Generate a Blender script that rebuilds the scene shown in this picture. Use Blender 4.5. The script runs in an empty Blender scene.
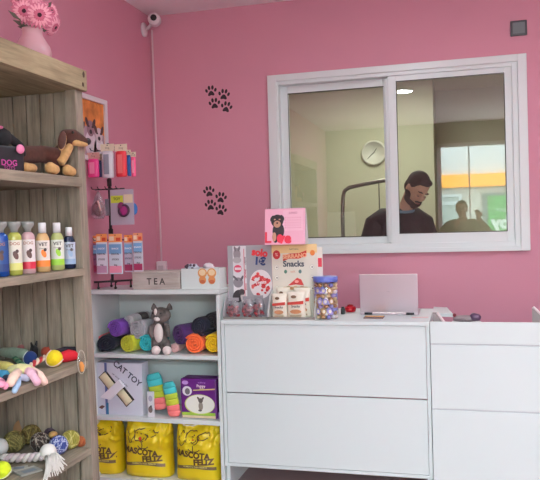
import bpy, bmesh, math, random
from mathutils import Vector, Matrix, Euler, noise
random.seed(7)
PI = math.pi
R = math.radians
scn = bpy.context.scene
C = scn.collection
# ------------------------------------------------------------------ camera
YAW, PIT, ROL, F, EYE = R(15.27), R(-1.2), R(-1.645), 702.0, 1.5
fw = Vector((-math.sin(YAW)*math.cos(PIT), math.cos(YAW)*math.cos(PIT), math.sin(PIT)))
r0 = Vector((math.cos(YAW), math.sin(YAW), 0)); u0 = r0.cross(fw)
rt = math.cos(ROL)*r0 + math.sin(ROL)*u0
up = -math.sin(ROL)*r0 + math.cos(ROL)*u0
cam = bpy.data.cameras.new('camera'); co = bpy.data.objects.new('camera', cam); C.objects.link(co)
m = Matrix((rt, up, -fw)).transposed().to_4x4(); m.translation = Vector((0, 0, EYE)); co.matrix_world = m
cam.sensor_fit = 'HORIZONTAL'; cam.sensor_width = 36; cam.lens = F/540*36; cam.clip_start = .02; cam.clip_end = 200
scn.camera = co
def ray(px, py): return fw + (px-270)/F*rt - (py-240)/F*up
def PY(px, py, Y): d = ray(px, py); return d*(Y/d.y) + Vector((0, 0, EYE))
def PX(px, py, X): d = ray(px, py); return d*(X/d.x) + Vector((0, 0, EYE))
def PZ(px, py, Z): d = ray(px, py); return d*((Z-EYE)/d.z) + Vector((0, 0, EYE))
# ------------------------------------------------------------------ light
SKY = 62.0
LAMP = 25.0                      # watts of each round ceiling lamp, mirrored or added
w = bpy.data.worlds.new('overcast_sky'); scn.world = w; w.use_nodes = True
bg = w.node_tree.nodes['Background']; bg.inputs[0].default_value = (.80, .98, 1.02, 1); bg.inputs[1].default_value = SKY
vs = scn.view_settings; vs.view_transform = 'Standard'; vs.look = 'None'; vs.gamma = 1; vs.use_curve_mapping = False
vs.exposure = -0.82
scn.cycles.use_denoising = True; scn.cycles.max_bounces = 10; scn.cycles.diffuse_bounces = 6; scn.cycles.transparent_max_bounces = 24
scn.cycles.caustics_reflective = False; scn.cycles.caustics_refractive = False; scn.cycles.sample_clamp_indirect = 6
SFY = -2.0                       # storefront plane
SX0, SX1, SZ1 = -.36, 2.9, 2.72   # storefront opening
def area(name, loc, rot, sx, sy, power, col=(1, 1, 1), portal=False):
    l = bpy.data.lights.new(name, 'AREA'); l.shape = 'RECTANGLE'; l.size = sx; l.size_y = sy; l.energy = power; l.color = col
    o = bpy.data.objects.new(name, l); C.objects.link(o); o.location = loc; o.rotation_euler = rot
    if portal: l.cycles.is_portal = True
    return o
area('shopfront_daylight_portal', ((SX0+SX1)/2, SFY+.05, SZ1/2), (R(90), 0, R(180)), SX1-SX0, SZ1, 1, portal=True).rotation_euler = (R(90), 0, 0)
# ------------------------------------------------------------------ materials
def lin(h):
    if isinstance(h, (tuple, list)): v = [x/255 for x in h]
    else: v = [int(h[i:i+2], 16)/255 for i in (0, 2, 4)]
    return tuple(x/12.92 if x <= .04045 else ((x+.055)/1.055)**2.4 for x in v) + (1,)
MATS = {}
def M(col, rough=.6, metal=0, name=None, var=0, scale=20, bump=0, bscale=200, sheen=0, spec=.5, emit=0, stretch=None):
    key = (str(col), rough, metal, var, scale, bump, bscale, sheen, spec, emit, str(stretch))
    if key in MATS: return MATS[key]
    mt = bpy.data.materials.new(name or 'paint_' + str(len(MATS))); mt.use_nodes = True
    nt = mt.node_tree; b = nt.nodes['Principled BSDF']; c = lin(col)
    b.inputs['Base Color'].default_value = c; b.inputs['Roughness'].default_value = rough; b.inputs['Metallic'].default_value = metal
    b.inputs['Specular IOR Level'].default_value = spec
    if sheen: b.inputs['Sheen Weight'].default_value = sheen*.2; b.inputs['Sheen Roughness'].default_value = .5
    if emit: b.inputs['Emission Color'].default_value = c; b.inputs['Emission Strength'].default_value = emit
    tc = nt.nodes.new('ShaderNodeTexCoord'); src = tc.outputs['Object']
    if stretch:
        mp = nt.nodes.new('ShaderNodeMapping'); mp.inputs['Scale'].default_value = stretch
        nt.links.new(src, mp.inputs['Vector']); src = mp.outputs['Vector']
    if var:
        n = nt.nodes.new('ShaderNodeTexNoise'); n.inputs['Scale'].default_value = scale; n.inputs['Detail'].default_value = 5; nt.links.new(src, n.inputs['Vector'])
        cr = nt.nodes.new('ShaderNodeValToRGB'); cr.color_ramp.elements[0].position = .3; cr.color_ramp.elements[1].position = .7
        cr.color_ramp.elements[0].color = tuple(x*(1-var) for x in c[:3]) + (1,)
        cr.color_ramp.elements[1].color = tuple(min(1, x*(1+var)) for x in c[:3]) + (1,)
        nt.links.new(n.outputs['Fac'], cr.inputs['Fac']); nt.links.new(cr.outputs['Color'], b.inputs['Base Color'])
    if bump:
        n = nt.nodes.new('ShaderNodeTexNoise'); n.inputs['Scale'].default_value = bscale; n.inputs['Detail'].default_value = 3; nt.links.new(src, n.inputs['Vector'])
        bp = nt.nodes.new('ShaderNodeBump'); bp.inputs['Strength'].default_value = bump; bp.inputs['Distance'].default_value = .003
        nt.links.new(n.outputs['Fac'], bp.inputs['Height']); nt.links.new(bp.outputs['Normal'], b.inputs['Normal'])
    MATS[key] = mt
    return mt
def wood(name, c1, c2, axis, rough=.75, width=.095):
    """weathered boards: streaks along `axis`, board tone changing across"""
    mt = bpy.data.materials.new(name); mt.use_nodes = True; nt = mt.node_tree; b = nt.nodes['Principled BSDF']
    b.inputs['Roughness'].default_value = rough; b.inputs['Specular IOR Level'].default_value = .25
    tc = nt.nodes.new('ShaderNodeTexCoord')
    def nz(sc, vec, det=6):
        mp = nt.nodes.new('ShaderNodeMapping'); mp.inputs['Scale'].default_value = vec
        nt.links.new(tc.outputs['Object'], mp.inputs['Vector'])
        n = nt.nodes.new('ShaderNodeTexNoise'); n.inputs['Scale'].default_value = sc; n.inputs['Detail'].default_value = det; n.inputs['Roughness'].default_value = .65
        n.inputs['Distortion'].default_value = .4
        nt.links.new(mp.outputs['Vector'], n.inputs['Vector']); return n.outputs['Fac']
    v1 = [1, 1, 1]; v1[axis] = .07
    v2 = [1, 1, 1]; v2[axis] = .25
    a = nz(60, v1); g = nz(9, v2, 3)
    mx = nt.nodes.new('ShaderNodeMath'); mx.operation = 'MULTIPLY_ADD'; mx.inputs[1].default_value = .5
    md = nt.nodes.new('ShaderNodeMath'); md.operation = 'MULTIPLY'; md.inputs[1].default_value = .5
    nt.links.new(g, md.inputs[0]); nt.links.new(a, mx.inputs[0]); nt.links.new(md.outputs[0], mx.inputs[2])
    cr = nt.nodes.new('ShaderNodeValToRGB'); cr.color_ramp.elements[0].position = .34; cr.color_ramp.elements[1].position = .64
    cr.color_ramp.elements[0].color = lin(c1); cr.color_ramp.elements[1].color = lin(c2)
    nt.links.new(mx.outputs[0], cr.inputs['Fac']); nt.links.new(cr.outputs['Color'], b.inputs['Base Color'])
    bp = nt.nodes.new('ShaderNodeBump'); bp.inputs['Strength'].default_value = .5; bp.inputs['Distance'].default_value = .002
    nt.links.new(a, bp.inputs['Height']); nt.links.new(bp.outputs['Normal'], b.inputs['Normal'])
    return mt
def glassmat(name, tint=(1, 1, 1), rough=0, f0=.04):
    mt = bpy.data.materials.new(name); mt.use_nodes = True; nt = mt.node_tree
    nt.nodes.remove(nt.nodes['Principled BSDF']); out = nt.nodes['Material Output']
    t = nt.nodes.new('ShaderNodeBsdfTransparent'); t.inputs[0].default_value = (*tint, 1)
    g = nt.nodes.new('ShaderNodeBsdfGlossy'); g.inputs['Roughness'].default_value = rough; g.inputs[0].default_value = (1, 1, 1, 1)
    lw = nt.nodes.new('ShaderNodeLayerWeight'); lw.inputs['Blend'].default_value = .5
    p = nt.nodes.new('ShaderNodeMath'); p.operation = 'POWER'; p.inputs[1].default_value = 5
    q = nt.nodes.new('ShaderNodeMath'); q.operation = 'MULTIPLY_ADD'; q.inputs[1].default_value = 1-f0; q.inputs[2].default_value = f0
    mx = nt.nodes.new('ShaderNodeMixShader')
    nt.links.new(lw.outputs['Facing'], p.inputs[0]); nt.links.new(p.outputs[0], q.inputs[0]); nt.links.new(q.outputs[0], mx.inputs[0])
    nt.links.new(t.outputs[0], mx.inputs[1]); nt.links.new(g.outputs[0], mx.inputs[2]); nt.links.new(mx.outputs[0], out.inputs['Surface'])
    return mt
PINK = M((205, 143, 161), .85, name='pink_wall_paint', var=.03, scale=1.5, bump=.12, bscale=90, spec=.2)
CEIL = M((242, 238, 240), .9, name='ceiling_paint', var=.02, scale=2, spec=.2)
WHITE = M((213, 222, 223), .35, name='white_laminate', spec=.4)
WHITE2 = M((214, 222, 221), .5, name='white_board')
ALU = M((224, 232, 233), .3, name='white_aluminium')
BLACK = M((22, 20, 22), .5, name='black'); DARK = M((45, 42, 44), .5)
GLASS = glassmat('window_glass', (.94, .955, .945), f0=.095)
CLEARP = glassmat('clear_plastic', (.97, .97, .97), .08, f0=.05)
FILMP = glassmat('clear_film', (.93, .93, .94), .15, f0=.10)
def hazy(mt, k, col):
    nt = mt.node_tree; out = nt.nodes['Material Output']; last = out.inputs['Surface'].links[0].from_socket
    d = nt.nodes.new('ShaderNodeBsdfDiffuse'); d.inputs[0].default_value = lin(col); x = nt.nodes.new('ShaderNodeMixShader'); x.inputs[0].default_value = k
    nt.links.new(last, x.inputs[1]); nt.links.new(d.outputs[0], x.inputs[2]); nt.links.new(x.outputs[0], out.inputs['Surface'])
hazy(FILMP, .22, (190, 188, 196))
WOODV = wood('weathered_wood_upright', (104, 94, 83), (162, 149, 134), 2)
WOODY = wood('weathered_wood_board', (108, 99, 86), (164, 151, 133), 1)
WOODT = wood('weathered_wood_top', (116, 103, 80), (176, 160, 128), 1)
# ------------------------------------------------------------------ mesh builder
_tc = {}
def text_geo(s, size, bold=0):
    k = (s, size, bold)
    if k in _tc: return _tc[k]
    cu = bpy.data.curves.new('t', 'FONT'); cu.body = s; cu.size = size; cu.align_x = 'CENTER'; cu.align_y = 'CENTER'; cu.resolution_u = 3; cu.offset = bold
    o = bpy.data.objects.new('t', cu); C.objects.link(o)
    dg = bpy.context.evaluated_depsgraph_get(); me = bpy.data.meshes.new_from_object(o.evaluated_get(dg))
    r = ([(v.co.x, v.co.y) for v in me.vertices], [tuple(p.vertices) for p in me.polygons])
    bpy.data.objects.remove(o); bpy.data.curves.remove(cu); bpy.data.meshes.remove(me)
    _tc[k] = r
    return r
def rotv(v, rot): return Euler(rot).to_matrix() @ Vector(v)
class MB:
    def __init__(s): s.v = []; s.f = []; s.m = []; s.s = []; s.mats = []
    def mi(s, mat):
        if mat not in s.mats: s.mats.append(mat)
        return s.mats.index(mat)
    def add(s, vs_, fs, mat, smooth=False):
        o = len(s.v); s.v += [tuple(p) for p in vs_]; k = s.mi(mat)
        for f in fs: s.f.append(tuple(i+o for i in f)); s.m.append(k); s.s.append(smooth)
        return s
    def box(s, lo, hi, mat, bev=0, rot=None):
        lo = Vector(lo); hi = Vector(hi); c = (lo+hi)/2; h = (hi-lo)/2
        b = max(0, min(bev, min(h)*.9))
        vs_, fs = [], []
        if b == 0:
            vs_ = [(x*h.x, y*h.y, z*h.z) for x in (-1, 1) for y in (-1, 1) for z in (-1, 1)]
            fs = [(0, 1, 3, 2), (4, 6, 7, 5), (0, 4, 5, 1), (2, 3, 7, 6), (0, 2, 6, 4), (1, 5, 7, 3)]
        else:
            bm = bmesh.new(); bmesh.ops.create_cube(bm, size=1)
            for v in bm.verts: v.co = Vector((v.co.x*2*h.x, v.co.y*2*h.y, v.co.z*2*h.z))
            bmesh.ops.bevel(bm, geom=bm.edges[:], offset=b, segments=2, affect='EDGES', profile=.6)
            bm.verts.index_update()
            vs_ = [v.co.copy() for v in bm.verts]; fs = [tuple(v.index for v in f.verts) for f in bm.faces]; bm.free()
        if rot: vs_ = [rotv(v, rot) for v in vs_]
        return s.add([Vector(v)+c for v in vs_], fs, mat)
    def tube(s, path, rad, mat, n=10, smooth=True, caps=True):
        P = [Vector(p) for p in path]; k = len(P)
        if not hasattr(rad, '__len__'): rad = [rad]*k
        vs_, fs = [], []; pu = None
        for i, p in enumerate(P):
            d = (P[min(i+1, k-1)]-P[max(i-1, 0)]).normalized()
            if pu is None:
                a = Vector((0, 0, 1)) if abs(d.z) < .9 else Vector((1, 0, 0)); pu = (a - d*a.dot(d)).normalized()
            else: pu = (pu - d*pu.dot(d)).normalized()
            q = d.cross(pu)
            for j in range(n):
                t = 2*PI*j/n; vs_.append(p + (pu*math.cos(t)+q*math.sin(t))*rad[i])
        for i in range(k-1):
            for j in range(n): fs.append((i*n+j, i*n+(j+1) % n, (i+1)*n+(j+1) % n, (i+1)*n+j))
        if caps: fs.append(tuple(range(n))[::-1]); fs.append(tuple((k-1)*n+j for j in range(n)))
        return s.add(vs_, fs, mat, smooth)
    def rod(s, a, b, r, mat, n=12, r2=None): return s.tube([a, b], [r, r if r2 is None else r2], mat, n)
    def soft(s, path, r, mat, n=10):
        """tube with rounded ends"""
        P = [Vector(p) for p in path]; d0 = (P[1]-P[0]).normalized(); d1 = (P[-1]-P[-2]).normalized()
        rr = r if hasattr(r, '__len__') else [r]*len(P)
        a = [P[0]-d0*rr[0]*.85, P[0]-d0*rr[0]*.5]; b = [P[-1]+d1*rr[-1]*.5, P[-1]+d1*rr[-1]*.85]
        return s.tube(a+P+b, [rr[0]*.4, rr[0]*.85]+list(rr)+[rr[-1]*.85, rr[-1]*.4], mat, n)
    def lathe(s, prof, mat, c=(0, 0, 0), n=24, rot=None, smooth=True, sx=1, sy=1):
        vs_, fs = [], []
        for (r_, z) in prof:
            for j in range(n):
                t = 2*PI*j/n; v = Vector((r_*math.cos(t)*sx, r_*math.sin(t)*sy, z))
                if rot: v = rotv(v, rot)
                vs_.append(v+Vector(c))
        k = len(prof)
        for i in range(k-1):
            for j in range(n): fs.append((i*n+j, i*n+(j+1) % n, (i+1)*n+(j+1) % n, (i+1)*n+j))
        fs.append(tuple(range(n))[::-1]); fs.append(tuple((k-1)*n+j for j in range(n)))
        return s.add(vs_, fs, mat, smooth)
    def ball(s, c, r, mat, rot=None, n=16, k=10, fn=None):
        if not hasattr(r, '__len__'): r = (r, r, r)
        vs_, fs = [], []
        for i in range(k+1):
            ph = PI*i/k
            for j in range(n):
                t = 2*PI*j/n; d = Vector((math.sin(ph)*math.cos(t), math.sin(ph)*math.sin(t), math.cos(ph)))
                q = fn(d) if fn else 1
                v = Vector((d.x*r[0], d.y*r[1], d.z*r[2]))*q
                if rot: v = rotv(v, rot)
                vs_.append(v+Vector(c))
        for i in range(k):
            for j in range(n): fs.append((i*n+j, (i+1)*n+j, (i+1)*n+(j+1) % n, i*n+(j+1) % n))
        return s.add(vs_, fs, mat, True)
    def flat(s, pts, mp, mat): return s.add([mp(*p) for p in pts], [tuple(range(len(pts)))], mat)
    def disc(s, u, v, ru, rv, mp, mat, n=20, a=0):
        ca, sa = math.cos(a), math.sin(a)
        return s.flat([(u+ru*math.cos(2*PI*j/n)*ca-rv*math.sin(2*PI*j/n)*sa, v+ru*math.cos(2*PI*j/n)*sa+rv*math.sin(2*PI*j/n)*ca) for j in range(n)], mp, mat)
    def rect(s, u0, v0, u1, v1, mp, mat, nu=1):
        for i in range(nu):
            a = u0+(u1-u0)*i/nu; b = u0+(u1-u0)*(i+1)/nu
            s.flat([(a, v0), (b, v0), (b, v1), (a, v1)], mp, mat)
        return s
    def text(s, t, size, u, v, mp, mat, rot=0, bold=0, sx=1):
        vs_, fs = text_geo(t, size, bold); ca, sa = math.cos(rot), math.sin(rot)
        return s.add([mp(u+(x*sx)*ca-y*sa, v+(x*sx)*sa+y*ca) for x, y in vs_], fs, mat)
    def build(s, name, parent=None, **kw):
        me = bpy.data.meshes.new(name); me.from_pydata(s.v, [], s.f)
        for mt in s.mats: me.materials.append(mt)
        me.polygons.foreach_set('material_index', s.m); me.polygons.foreach_set('use_smooth', s.s); me.update()
        bm = bmesh.new(); bm.from_mesh(me)
        bmesh.ops.recalc_face_normals(bm, faces=[f for f in bm.faces]); bm.to_mesh(me); bm.free()
        o = bpy.data.objects.new(name, me); C.objects.link(o)
        if parent: o.parent = parent
        for k_, v_ in kw.items(): o[k_] = v_
        return o
    def remesh(s, name, parent, mat, vox=.004, smooth=4, **kw):
        """fuse the shapes into one continuous surface"""
        me = bpy.data.meshes.new('tmp'); me.from_pydata(s.v, [], s.f); o = bpy.data.objects.new('tmp', me); C.objects.link(o)
        md = o.modifiers.new('r', 'REMESH'); md.mode = 'VOXEL'; md.voxel_size = vox; md.use_smooth_shade = True
        if smooth: sm = o.modifiers.new('s', 'SMOOTH'); sm.iterations = smooth; sm.factor = .5
        dg = bpy.context.evaluated_depsgraph_get(); nm = bpy.data.meshes.new_from_object(o.evaluated_get(dg)); bpy.data.objects.remove(o)
        nm.materials.clear(); nm.materials.append(mat)
        nm.polygons.foreach_set('use_smooth', [True]*len(nm.polygons)); nm.name = name
        r_ = bpy.data.objects.new(name, nm); C.objects.link(r_)
        if parent: r_.parent = parent
        for k_, v_ in kw.items(): r_[k_] = v_
        return r_
def thing(name, label, cat, loc=(0, 0, 0), rz=0, group=None, rot=None):
    o = bpy.data.objects.new(name, None); C.objects.link(o); o.empty_display_size = .05
    o.location = loc; o.rotation_euler = rot or (0, 0, rz); o['label'] = label; o['category'] = cat
    if group: o['group'] = group
    return o
def tag(o, label, cat, group=None, loc=None, rz=None):
    o['label'] = label; o['category'] = cat
    if group: o['group'] = group
    if loc is not None: o.location = loc
    if rz is not None: o.rotation_euler = (0, 0, rz)
    return o
def struct(name, mb, parent=None):
    o = mb.build(name, parent)
    if not parent: o['kind'] = 'structure'
    return o
def fr(y, cu=0, cv=0): return lambda u, v: (u+cu, y, v+cv)          # facing -y
def fx(x, cy=0, cz=0): return lambda u, v: (x, u+cy, v+cz)          # facing +x
# ================================================================== THE ROOM
LX, BY, CZ, RX = -2.16, 4.75, 3.045, 3.3
WT = .13
WX0, WX1, WZ0, WZ1 = -1.277, .42, 1.293, 2.538
b = MB()
b.box((LX-.1, BY, 0), (WX0, BY+WT, CZ), PINK); b.box((WX1, BY, 0), (RX+.1, BY+WT, CZ), PINK)
b.box((WX0, BY, 0), (WX1, BY+WT, WZ0), PINK); b.box((WX0, BY, WZ1), (WX1, BY+WT, CZ), PINK)
struct('wall_back', b)
struct('wall_left', MB().box((LX-.1, SFY-.15, 0), (LX, BY, CZ), PINK))
struct('wall_right', MB().box((RX, SFY-.15, 0), (RX+.1, BY, CZ), PINK))
struct('ceiling', MB().box((LX-.1, SFY-.15, CZ), (RX+.1, BY+WT, CZ+.1), CEIL))
FLOOR = M((160, 136, 136), .35, name='pale_bounce_floor_tiles', var=.1, scale=3)  # floor colour lightened to bounce more light up to the ceiling
struct('floor', MB().box((LX-.1, SFY-.15, -.1), (RX+.1, BY+WT, 0), FLOOR))
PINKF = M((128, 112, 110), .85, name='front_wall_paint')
b = MB()
b.box((LX, SFY-.15, 0), (SX0, SFY, CZ), PINKF); b.box((SX1, SFY-.15, 0), (RX, SFY, CZ), PINKF); b.box((SX0, SFY-.15, SZ1), (SX1, SFY, CZ), PINKF)
struct('wall_front', b)
# ---- back room behind the sliding window
BEIGE = M((190, 188, 166), .85, name='back_room_paint', var=.015, scale=2)
BRX0, BRX1, BRY, BRZ = -2.13, 1.6, 7.4, 2.98
b = MB(); b.box((BRX0, BRY, 0), (-.253, BRY+.1, BRZ), BEIGE); struct('wall_far', b)
struct('wall_recess', MB().box((-.253, BRY+.9, 0), (BRX1, BRY+1, BRZ), M((222, 222, 200), .85, name='recess_lightened_paint')).box((-.353, BRY+.1, 0), (-.253, BRY+.9, BRZ), BEIGE))  # recess colour lightened, with the mirrored ceiling's light put into it
struct('wall_far_left', MB().box((BRX0-.1, BY+WT, 0), (BRX0, BRY+.1, BRZ), BEIGE))
struct('wall_far_right', MB().box((BRX1, BY+WT, 0), (BRX1+.1, BRY+1, BRZ), BEIGE))
struct('ceiling_far', MB().box((BRX0-.1, BY+WT, BRZ), (BRX1+.1, BRY+1, BRZ+.08), M((225, 222, 205), .9)))
struct('floor_far', MB().box((BRX0-.1, BY+WT, -.1), (BRX1+.1, BRY+1, 0), M((120, 112, 100), .6)))
area('back_room_lamp_light', (-.6, 6.2, BRZ-.06), (0, 0, 0), .6, .6, 78, (.96, 1, .84))
t = thing('ceiling_lamp', 'square white ceiling lamp lighting the back room beyond the window', 'lamp', (-.6, 6.2, BRZ))
MB().box((-.32, -.32, -.05), (.32, .32, 0), ALU, .004).build('housing', t)
# ---- the sliding window in the back wall
def window():
    b = MB(); y0, y1 = BY-.03, BY+WT-.01
    def P4(x0, x1, z0, z1, tl, tr, tt, tb, ya, yb, mat=ALU):
        b.box((x0, ya, z0), (x0+tl, yb, z1), mat, .003); b.box((x1-tr, ya, z0), (x1, yb, z1), mat, .003)
        b.box((x0+tl, ya, z1-tt), (x1-tr, yb, z1), mat, .003); b.box((x0+tl, ya, z0), (x1-tr, yb, z0+tb), mat, .003)
    # cover strip, then the track frame
    P4(WX0, WX1, WZ0, WZ1, .062, .055, .045, .03, y0, BY+.005)
    P4(WX0+.055, WX1-.05, WZ0+.012, WZ1-.042, .018, .04, .028, .05, BY-.015, y1)
    f = struct('window_1', b)
    b = MB()                                        # left (rear) sash
    x0, x1, z0, z1 = WX0+.07, -.43, WZ0+.062, WZ1-.068
    P4(x0, x1, z0, z1, .058, .06, .055, .05, BY+.05, BY+.075)
    b.build('rear_sash', f)
    s = MB().box((x0+.05, BY+.06, z0+.04), (x1-.05, BY+.066, z1-.04), GLASS).build('pane', f)
    g = MB()
    for (a0, a1, c0, c1) in ((x0+.055, x1-.055, z1-.058, z1-.053), (x0+.055, x1-.055, z0+.048, z0+.053)): g.box((a0, BY+.047, c0), (a1, BY+.052, c1), DARK)
    g.box((x0+.056, BY+.047, z0+.05), (x0+.0595, BY+.052, z1-.055), DARK)
    g.build('gasket', f)
    b = MB()                                        # right (front) sash
    x0, x1, z0, z1 = -.452, WX1-.085, WZ0+.052, WZ1-.062
    P4(x0, x1, z0, z1, .055, .05, .045, .075, BY+.0, BY+.028)
    b.box((x0-.02, BY+.01, z0+.02), (x0+.01, BY+.04, z1-.02), ALU, .002)
    b.build('front_sash', f)
    MB().box((x0+.05, BY+.012, z0+.06), (x1-.045, BY+.018, z1-.035), GLASS).build('pane', f)
    g = MB()
    g.box((x0+.052, BY-.002, z1-.047), (x1-.05, BY+.003, z1-.043), DARK); g.box((x0+.052, BY-.002, z0+.073), (x1-.05, BY+.003, z0+.077), DARK)
    g.box((x0+.053, BY-.002, z0+.075), (x0+.0575, BY+.003, z1-.045), DARK); g.box((x1-.0535, BY-.002, z0+.075), (x1-.049, BY+.003, z1-.045), DARK)
    g.build('gasket', f)
window()
# ---- shopfront behind the camera, seen mirrored in the glass
def shopfront():
    b = MB(); y0, y1 = SFY-.1, SFY-.02
    for x in (SX0, 1.5, SX1-.08): b.box((x, y0, 0), (x+.07, y1, SZ1), ALU)
    b.box((SX0, y0, SZ1-.06), (SX1, y1, SZ1), ALU); b.box((SX0, y0, 0), (SX1, y1, .1), ALU)
    b.box((.13, y0+.02, .1), (.15, y1-.02, SZ1-.06), ALU)
    struct('window_2', b)
    struct('pavement', MB().box((-12, -10, -.2), (14, SFY-.15, -.08), M((150, 148, 145), .8)))
    FY = -8
    t = thing('shop_building', 'white building with orange band and windows, mirrored in the window glass', 'building', (0, FY, -.08))
    MB().box((-9, -2, 0), (10, 0, 2.36), M((150, 146, 138), .85)).build('lower_wall', t)
    MB().box((-9, -2, 2.66), (10, 0, 3.7), M((240, 240, 240), .85)).build('upper_wall', t)
    MB().box((-9, -2, 2.36), (10, .12, 2.66), M((216, 138, 44), .7)).build('orange_band', t)
    for x0, x1 in ((-.46, -.04), (-1.6, -.7), (2.2, 3.2)):
        f = MB()
        f.box((x0-.06, 0, .3), (x0, .05, 2.2), ALU); f.box((x1, 0, .3), (x1+.06, .05, 2.2), ALU); f.box((x0, 0, 1.95), (x1, .05, 2.03), ALU); f.box((x0, 0, 2.14), (x1, .05, 2.2), ALU)
        f = f.build('window_frame', t); g = MB().box((x0, 0, .3), (x1, .02, 2.14), M((110, 116, 112), .4)); g.build('shutter', f)
    MB().box((.5, 0, 0), (1.5, .04, 2.2), M((58, 66, 64), .4)).build('door', t)
    t2 = thing('poster', 'green poster with white lettering mirrored at right of the window glass', 'poster', (.62, FY+.042, .9))
    b = MB().box((0, 0, 0), (.8, .012, 1.15), M((22, 84, 36), .5))
    mp = lambda u, v: (.4-u, .0135, v); W_ = M((235, 245, 235), .5)
    b.text('by', .42, .12, .5, mp, W_, bold=.02); b.text('SHOP', .1, .1, .8, mp, W_, .12)
    b.build('panel', t2)
shopfront()
def lamp_disc(x, y, label):
    t = thing('ceiling_lamp', label, 'lamp', (x, y, CZ))
    MB().lathe([(.11, 0), (.11, -.012), (.1, -.02), (.085, -.02)], ALU).build('housing', t)
    MB().lathe([(.085, -.018), (.084, -.023)], M((255, 252, 250), .5, emit=10)).build('diffuser', t)
    l = bpy.data.lights.new('ceiling_lamp_light', 'AREA'); l.shape = 'DISK'; l.size = .2; l.energy = LAMP; l.color = (.86, 1, 1.04)
    o = bpy.data.objects.new('ceiling_lamp_light', l); C.objects.link(o); o.location = (x, y, CZ-.03)
lamp_disc(-.62, 1.15, 'round white ceiling lamp of the shop, mirrored at top of window glass')
lamp_disc(1.3, 1.15, 'added round white ceiling lamp brightening walls, right of the mirrored one')  # this lamp and those below are unseen, added to lighten the walls
lamp_disc(-.4, 3.0, 'added round white ceiling lamp brightening walls, above the front of the counter')
lamp_disc(1.3, 3.0, 'added round white ceiling lamp brightening walls, above right of counter')
# ================================================================== THE WOODEN SHELF UNIT
SX = -1.585; WY0, WY1 = 1.7, 2.8; WXB = -2.125
S_Z = {2: (1.69, 1.731), 3: (1.306, 1.336), 4: (.9, .93), 5: (.52, .549), 6: (.12, .15)}
t = thing('wooden_shelf_unit', 'tall weathered grey-brown wooden shelf unit at left holding toys and shampoo bottles', 'shelf unit', (0, 0, 0))
b = MB().box((WXB, WY0-.03, 2.115), (SX, WY1+.005, 2.206), WOODT, .003)
b.ball((SX, WY1-.022, 2.185), (.003, .009, .014), M((70, 55, 45), .8)); b.ball((SX, WY1-.03, 2.14), (.003, .008, .01), M((80, 60, 45), .8))
b.build('top_board', t)
for k, (a, c) in S_Z.items():
    MB().box((WXB+.02, WY0, a), (SX-.001, 2.737 if a > .0 else 2.7, c), WOODY, .002).build('shelf', t)
b = MB(); x = WXB
while x < SX-.07:
    x2 = min(x+random.choice((.07, .09, .11)), SX-.066); b.box((x+.003, 2.768+random.uniform(0, .004), .03), (x2-.003, 2.79, 2.115), WOODV, .003); x = x2
b.box((WXB, 2.791, .03), (SX-.03, 2.796, 2.11), M((70, 62, 54), .9))  # added dark sheet that puts shade into the gaps between planks
b.build('end_panel', t)
pb = MB().box((SX-.055, 2.738, 0), (SX, WY1-.002, 2.115), WOODV, .003)
pb.v = [(x_+.007-.028*max(0, z_-.4)/1.7, y_, z_) for x_, y_, z_ in pb.v]; pb.build('post', t)
b = MB(); y = WY0
while y < 2.745:
    y2 = min(y+.1, 2.745); b.box((WXB, y+.001, .03), (WXB+.018, y2-.001, 2.115), WOODV, .002); y = y2
b.build('back_panel', t)
MB().box((SX-.055, WY0-.01, 0), (SX, WY0+.03, 2.115), WOODV, .003).build('post', t)
MB().box((WXB, WY0-.01, .0), (SX-.055, WY0, 2.115), WOODV).build('end_panel', t)
# ================================================================== WHITE SHELF UNIT
UX0, UX1, UY0, UY1 = -2.157, -1.332, 3.752, 4.11
t = thing('white_shelf_unit', 'white open shelf unit with three tiers between wooden shelf and counter', 'shelf unit', (0, 0, 0))
MB().box((UX0, UY0, 1.118), (UX1, UY1, 1.143), WHITE2, .0015).build('top_board', t)
MB().box((UX0, UY0, 0), (UX0+.014, UY1, 1.112), WHITE2, .001).build('side_panel', t)
MB().box((UX1-.02, UY0, 0), (UX1, UY1, 1.112), WHITE2, .001).build('side_panel', t)
MB().box((UX0+.018, UY1-.01, 0), (UX1-.02, UY1, 1.112), WHITE2).build('back_panel', t)
for z0_, z1_ in ((.741, .764), (.366, .39), (.0, .02)):
    MB().box((UX0+.018, UY0+.002, z0_), (UX1-.02, UY1-.01, z1_), WHITE2, .001).build('shelf', t)
U1, U2, U3 = .765, .391, .021
# ================================================================== COUNTER
CY = 3.75
t = thing('counter', 'white counter section with two wide front panels carrying displays and laptop', 'counter', (0, 0, 0))
CX0, CX1 = -1.327, -.172
MB().box((CX0, CY-.004, .95), (CX1, 4.33, .97), WHITE, .0015).build('counter_top', t)
MB().box((CX0, CY, .14), (CX0+.019, 4.3, .95), WHITE, .001).build('side_panel', t)
MB().box((CX1-.019, CY, .14), (CX1, 4.3, .95), WHITE, .001).build('side_panel', t)
MB().box((CX0+.021, CY+.004, .563), (CX1-.021, CY+.022, .948), WHITE, .002).build('front_panel', t)
MB().box((CX0+.021, CY+.004, .16), (CX1-.021, CY+.022, .556), WHITE, .002).build('front_panel', t)
MB().box((CX0+.019, CY+.002, .14), (CX1-.019, 4.3, .158), WHITE, .001).build('bottom_board', t)
MB().box((CX0+.0, CY+.03, 0), (CX0+.02, 4.28, .14), WHITE).build('foot_panel', t)
MB().box((CX1-.03, CY+.03, 0), (CX1-.005, 4.28, .14), WHITE).build('foot_panel', t)
t = thing('counter', 'white counter section at right with grooved front rising to the open back', 'counter', (0, 0, 0))
RC1 = 1.15
b = MB()
gz = [.0, .52, .86, .972]
for i in range(3):
    b.box((CX1+.003, CY-.012, gz[i]), (RC1, CY+.008, gz[i+1]-(.008 if i < 2 else 0)), WHITE, .002)
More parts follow.
